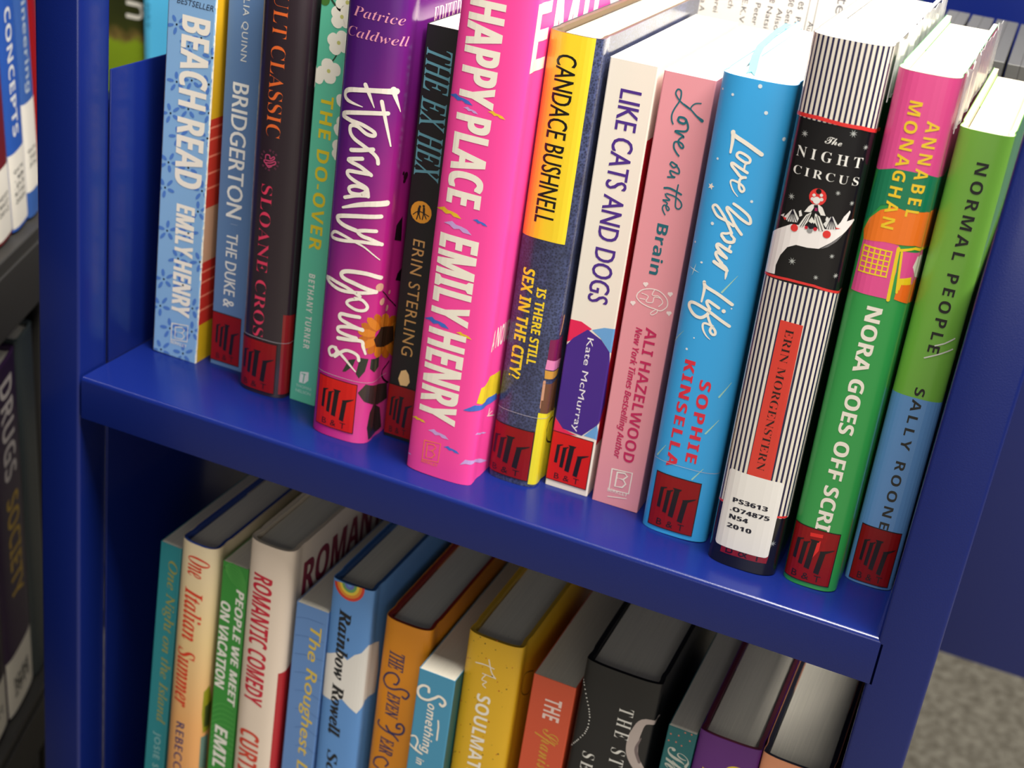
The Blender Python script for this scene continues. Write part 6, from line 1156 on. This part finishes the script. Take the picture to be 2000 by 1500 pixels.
for x in (-.017, .425):
    for y in (.02, .38):
        caster(cart, 0, 0, FLOOR+.075)
        for o in COL.objects[-2:]: pass
        c = [o for o in cart.children if o.name.startswith('caster')][-1]; c.location = (x-.2055, y-.2, -FLOOR)
for b in BOOKS: make_book(b)
# ------------------------------------------------------------------ second row on the upper shelf: reading list, green book, grey cases
sheet = empty('reading_list', (.225, .2165, .0005), 'white printed reading list standing sideways behind the books on the upper shelf', 'paper')
bm = bmesh.new(); N = 8
A_ = [[bm.verts.new((-.112+.224*i/N, .0012*math.sin(i*.9)*0, z)) for i in range(N+1)] for z in (0, .279)]
for i in range(N): bm.faces.new((A_[0][i], A_[0][i+1], A_[1][i+1], A_[1][i]))
sp = obj('paper_sheet', bm, mat((236, 234, 228), .7), sheet); md = sp.modifiers.new('thick', 'SOLIDIFY'); md.thickness = .0003; md.offset = 0
pr = Print(); ink = mat((44, 46, 52), .7)
LIST = [('kike', 224, 216), ('Aka A', 231.5, 216), ('Korei', 239, 217), ('Rach', 246.5, 218.2), ('/ E.K.V', 253.8, 219), ('Peter', 261, 214.5), ('Natsi', 267.5, 214), ('Aliso', 273, 214), ('Setor', 278, 214.3), ('Pau', 283.2, 211.5), ('Aut', 290.2, 210.5)]
for t, x, z in LIST: pr.text('list_text', ink, 0, (t, 'r', 0, 1), x-225-1.2, z, x-225+1.6, z-2.3*len(t), 'r')
for t, x, z in (('Ameri', 239, 231), ('Japan', 246.5, 232), ('Irela', 253.8, 232.5), ('es', 283.2, 219.5), ('ese', 278, 222), ('ese', 268, 222)): pr.text('list_text', ink, 0, (t, 'r', 0, 1), x-225-1.2, z, x-225+1.6, z-2*len(t), 'r')
pr.text('list_heading', mat((120, 120, 124), .7), 0, ('Lite', 'r', 0, 1), 76.5, 233, 82, 217, 'r')
for x in (66.6, 62.5): pr.poly('table_rule', ink, 0, [(x, 20), (x+.3, 20), (x+.3, 270), (x, 270)])
pr.build(sheet, [(-112, -.15), (112, -.15)], [-112, 112])
gb = empty('paperback_book', (.316, .246, .0005), 'bright green book standing in the back row beside the grey cases', 'book')
pp, s_, k0, k1 = prof('pb', 10, 140, 0)
obj('cover', shell(pp, offset_in(pp, .35), 0, 206.5), mat((110, 190, 40), .4), gb)
bm = bmesh.new(); prism(bm, [(x*MM, min(y, 139.6)*MM) for x, y in offset_in(pp, .42)], .0003, .2062); obj('page_block', bm, page_mat((250, 246, 230)), gb)
def media_case():
    t = empty('media_case', (0, 0, 0))
    for x0, x1 in ((0, .00643), (.00647, .0129)):
        bm = bmesh.new(); box(bm, x0, 0, 0, x1, .14, .2045, .0003, 1); obj('case_half', bm, mat((98, 98, 96), .5, grain=.08, gscale=200), t, True)
    bm = bmesh.new(); box(bm, .0009, .0012, .001, .0119, .139, .2033); obj('inner_sleeve', bm, mat((30, 34, 44), .4), t)
    return t
def copy_tree(o):
    c = o.copy(); COL.objects.link(c)
    for ch in o.children:
        q = ch.copy(); COL.objects.link(q); q.parent = c
    return c
m0 = media_case(); m0['category'] = 'case'; m0['group'] = 'grey media cases in the back row'
WH = ['nearest the green book', 'second from the green book', 'third from the green book', 'fourth from the green book', 'nearest the cart post']
for k in range(5):
    c = m0 if k == 0 else copy_tree(m0)
    c.rotation_euler = (0, 0, math.radians(1.7)); c.location = (.3322+.0145*k, .2455+.0008*(k % 2), .0006)
    c['label'] = 'grey plastic media case standing in the back row, '+WH[k]
# ------------------------------------------------------------------ a second blue cart beyond
cart2 = empty('book_cart', (.3, .62, FLOOR), 'blue steel cart with a plain panel standing behind the first cart', 'cart')
def part2(name, bm):
    o = obj(name, bm, BLUE, cart2, True); o.matrix_parent_inverse = Matrix.Translation((-.3, -.62, -FLOOR)); return o
bm = bmesh.new(); box(bm, -.40, .55, -.335, 1.0, .552, .62, .0005); part2('panel', bm)
bm = bmesh.new(); box(bm, -.40, .43, -.008, .36, .55, 0, .001); part2('shelf', bm)
bm = bmesh.new(); box(bm, -.40, .552, -.335, 1.0, .78, -.32, .001); part2('shelf', bm)
for x in (-.425, 1.0):
    for y in (.55, .755):
        bm = bmesh.new(); box(bm, x, y, -.585, x+.025, y+.025, .63, .002); part2('post', bm)
for x in (-.412, 1.012):
    for y in (.562, .767):
        caster(cart2, 0, 0, FLOOR+.075)
        c = [o for o in cart2.children if o.name.startswith('caster')][-1]; c.location = (x-.3, y-.62, -FLOOR)
        c.location.z = 0-FLOOR
pb = empty('hardcover_book', (-.385, .442, .0008), 'book with a green lawn picture on its cover, standing face out on the far cart', 'book')
bm = bmesh.new(); box(bm, 0, 0, 0, .109, .0022, .215, .0004); 
def lawn():
    m = bpy.data.materials.new('lawn_picture'); m.use_nodes = True; nt = m.node_tree; b = nt.nodes['Principled BSDF']; b.inputs['Roughness'].default_value = .4
    tc = nt.nodes.new('ShaderNodeTexCoord'); sx = nt.nodes.new('ShaderNodeSeparateXYZ'); nt.links.new(tc.outputs['Object'], sx.inputs[0])
    n = nt.nodes.new('ShaderNodeTexNoise'); n.inputs['Scale'].default_value = 55; n.inputs['Detail'].default_value = 4; nt.links.new(tc.outputs['Object'], n.inputs['Vector'])
    ma = nt.nodes.new('ShaderNodeMath'); ma.operation = 'MULTIPLY_ADD'; ma.inputs[1].default_value = .03; nt.links.new(n.outputs['Fac'], ma.inputs[0]); nt.links.new(sx.outputs['Z'], ma.inputs[2])
    cr = nt.nodes.new('ShaderNodeValToRGB'); e = cr.color_ramp.elements
    for _ in range(4): e.new(.5)
    for k, (p, c) in enumerate(((0, (120, 150, 20)), (.24, (138, 165, 30)), (.262, (120, 100, 50)), (.29, (56, 62, 18)), (.42, (30, 36, 12)), (.5, (90, 96, 40)))): e[k].position = p; e[k].color = lin(c)
    mu = nt.nodes.new('ShaderNodeMath'); mu.operation = 'MULTIPLY'; mu.inputs[1].default_value = 4; nt.links.new(ma.outputs[0], mu.inputs[0])
    nt.links.new(mu.outputs[0], cr.inputs[0]); nt.links.new(cr.outputs['Color'], b.inputs['Base Color'])
    return m
obj('front_cover', bm, lawn(), pb)
bm = bmesh.new(); box(bm, .002, .0024, .003, .106, .0176, .212); obj('page_block', bm, page_mat((240, 236, 220)), pb)
bm = bmesh.new(); box(bm, 0, .0178, 0, .109, .02, .215, .0004); obj('back_cover', bm, mat((60, 90, 40)), pb)
pr = Print(); pr.text('title_lettering', mat((240, 236, 225), .4), 1, ('en', 'r', 0, 1), 86, 98, 103, 66, 'r'); pr.build(pb, [(0, 0), (109, 0)], [0, 109])
cb = empty('paperback_book', (-.2745, .437, .0008), 'thin bright cyan book beside the face-out lawn book', 'book', None, (0, math.radians(-2.5), 0))
pp, s_, k0, k1 = prof('pb', 5.2, 110, 0)
obj('cover', shell(pp, offset_in(pp, .35), 0, 210), mat((84, 184, 226), .4), cb)
bm = bmesh.new(); prism(bm, [(x*MM, min(y, 109.6)*MM) for x, y in offset_in(pp, .42)], .0003, .2097); obj('page_block', bm, page_mat((240, 236, 220)), cb)
pr = Print(); pr.text('title_lettering', mat((40, 120, 160), .4), 1, ('SIDE A DAY', 'b', 0, 1), 2.6, 118, 6, 62, 'r'); pr.build(cb, pp, s_)
# ------------------------------------------------------------------ library bookcase on the far side, turned away from the cart
STK = Matrix.Translation((-.15705, .14186, 0)) @ Matrix(((-.34730, -.93775, 0, 0), (.93775, -.34730, 0, 0), (0, 0, 1, 0), (0, 0, 0, 1)))   # local x along the row, y into the shelf
stack = empty('library_bookcase', (0, 0, 0), 'grey steel library bookcase at the edge of the frame beside the blue cart post', 'bookcase'); stack.matrix_world = STK@Matrix.Translation((0, 0, FLOOR))
GREY = mat((62, 60, 57), .5, grain=.08)
def sbox(name, a, m):
    bm = bmesh.new(); box(bm, *a, .001); return obj(name, bm, m, stack)
Z0 = -FLOOR
for z in (-.002, -.366, .36): 
    s = sbox('shelf', (-.32, -.004, Z0+z-.018, .060, .24, Z0+z), GREY)
    bm = bmesh.new(); box(bm, -.32, -.006, Z0+z-.05, .060, -.0042, Z0+z-.008, .0008); obj('shelf_lip', bm, GREY, s)
sbox('end_panel', (.0605, .01, 0, .068, .25, 1.25), GREY); sbox('end_panel', (-.33, .01, 0, -.3205, .25, 1.25), GREY)
sbox('back_panel', (-.32, .241, .05, .060, .246, 1.25), GREY); sbox('base', (-.32, .005, 0, .060, .24, .08), GREY)
def stack_book(u, w, z, h, lean, col, label, prints=(), hc=True, lab=None, d=180):
    th = math.radians(lean); lift = 0 if th < 0 else w*math.sin(th)
    root = empty('hardcover_book', (0, 0, 0), label, 'book', 'textbooks in the grey bookcase'); root.matrix_world = STK@Matrix.Translation((u*MM, .004, (z+.3+lift+(-1 if th < 0 else 0)*0)*MM))@Matrix.Rotation(th, 4, 'Y')
    pts, ss, k0, k1 = prof('hc', w, d, 1.5); o1 = offset_in(pts, 2.4)
    obj('case_binding', shell(pts, o1, 0, h), mat(col, .4), root, True)
    q = [(x, min(y, d-4)) for x, y in offset_in(pts, 2.9)]
    bm = bmesh.new(); prism(bm, [(x*MM, y*MM) for x, y in [q[0]]+q[5:-6]+[q[-1]]], 3*MM, (h-3.2)*MM); obj('page_block', bm, page_mat((216, 210, 196)), root)
    pr = Print()
    for t, c, s0, z1, s1, z0 in prints: pr.text('title_lettering', mat(c, .5), 2, (t, 'b', 0, 1), s0, z1, s1, z0, 'r')
    if lab:
        z0, z1, rows = lab; pr.poly('call_number_label', mat((236, 230, 218), .5), 2, [(1, z0), (w, z0), (w, z1), (1, z1)])
        for k, t in enumerate(rows): pr.text('call_number', mat((40, 40, 40), .5), 3, (t, 'b', 0, 1), w*.2, z0+14+(len(rows)-k)*5, w*.75, z0+14+(len(rows)-k)*5-3.2, 'hh')
    pr.build(root, pts, ss)
    return root
WHT = (225, 226, 224)
stack_book(-32, 27, 0, 250, -8, (112, 34, 40), 'dark red textbook with a white call number label in the upper bookcase row', (), True, (2, 48, ('HD31', '.M437', '2012')))
stack_book(-3.5, 27, 0, 252, -8, (48, 92, 180), 'blue textbook with white capitals in the upper bookcase row', (('CASE CONCEPTS', WHT, 8, 186, 17, 62),), True, (2, 52, ('QA76', '.9', '.D3', 'K736', '2009')))
stack_book(24.5, 22, 0, 250, -8, (62, 100, 170), 'blue textbook with grey lettering in the upper bookcase row, beside the one with white capitals', (('Engineering', (176, 190, 205), 6, 168, 15, 84),), True, (18, 78, ('QA76', '.758', '.P74')))
stack_book(47, 12, 0, 262, -8, (150, 22, 24), 'bright red textbook nearest the blue post in the upper bookcase row')
stack_book(-78, 44, -364, 270, -5, (40, 24, 44), 'plum textbook with white label, farther along the lower bookcase row', (), True, (3, 48, ('RA98', '2011')))
stack_book(-31, 50, -364, 284, -5, (50, 28, 62), 'thick dark purple textbook with cream and gold capitals on its spine', (('DRUGS', (215, 205, 200), 16, 272, 38, 196), ('SOCIETY', (196, 160, 60), 16, 182, 38, 96)), True, (1, 52, ('HV58', '.H25', '2011')))
stack_book(21.5, 30, -364, 290, -5, (60, 68, 70), 'grey-green textbook beside the thick purple one in the lower bookcase row')
stack_book(-60, 40, FLOOR*1000+82, 150, 0, (60, 60, 64), 'dark grey textbook at the bottom of the bookcase, nearer the aisle')
stack_book(-18, 48, FLOOR*1000+82, 148, 0, (42, 40, 44), 'charcoal textbook at the bottom of the bookcase, nearer the blue post')
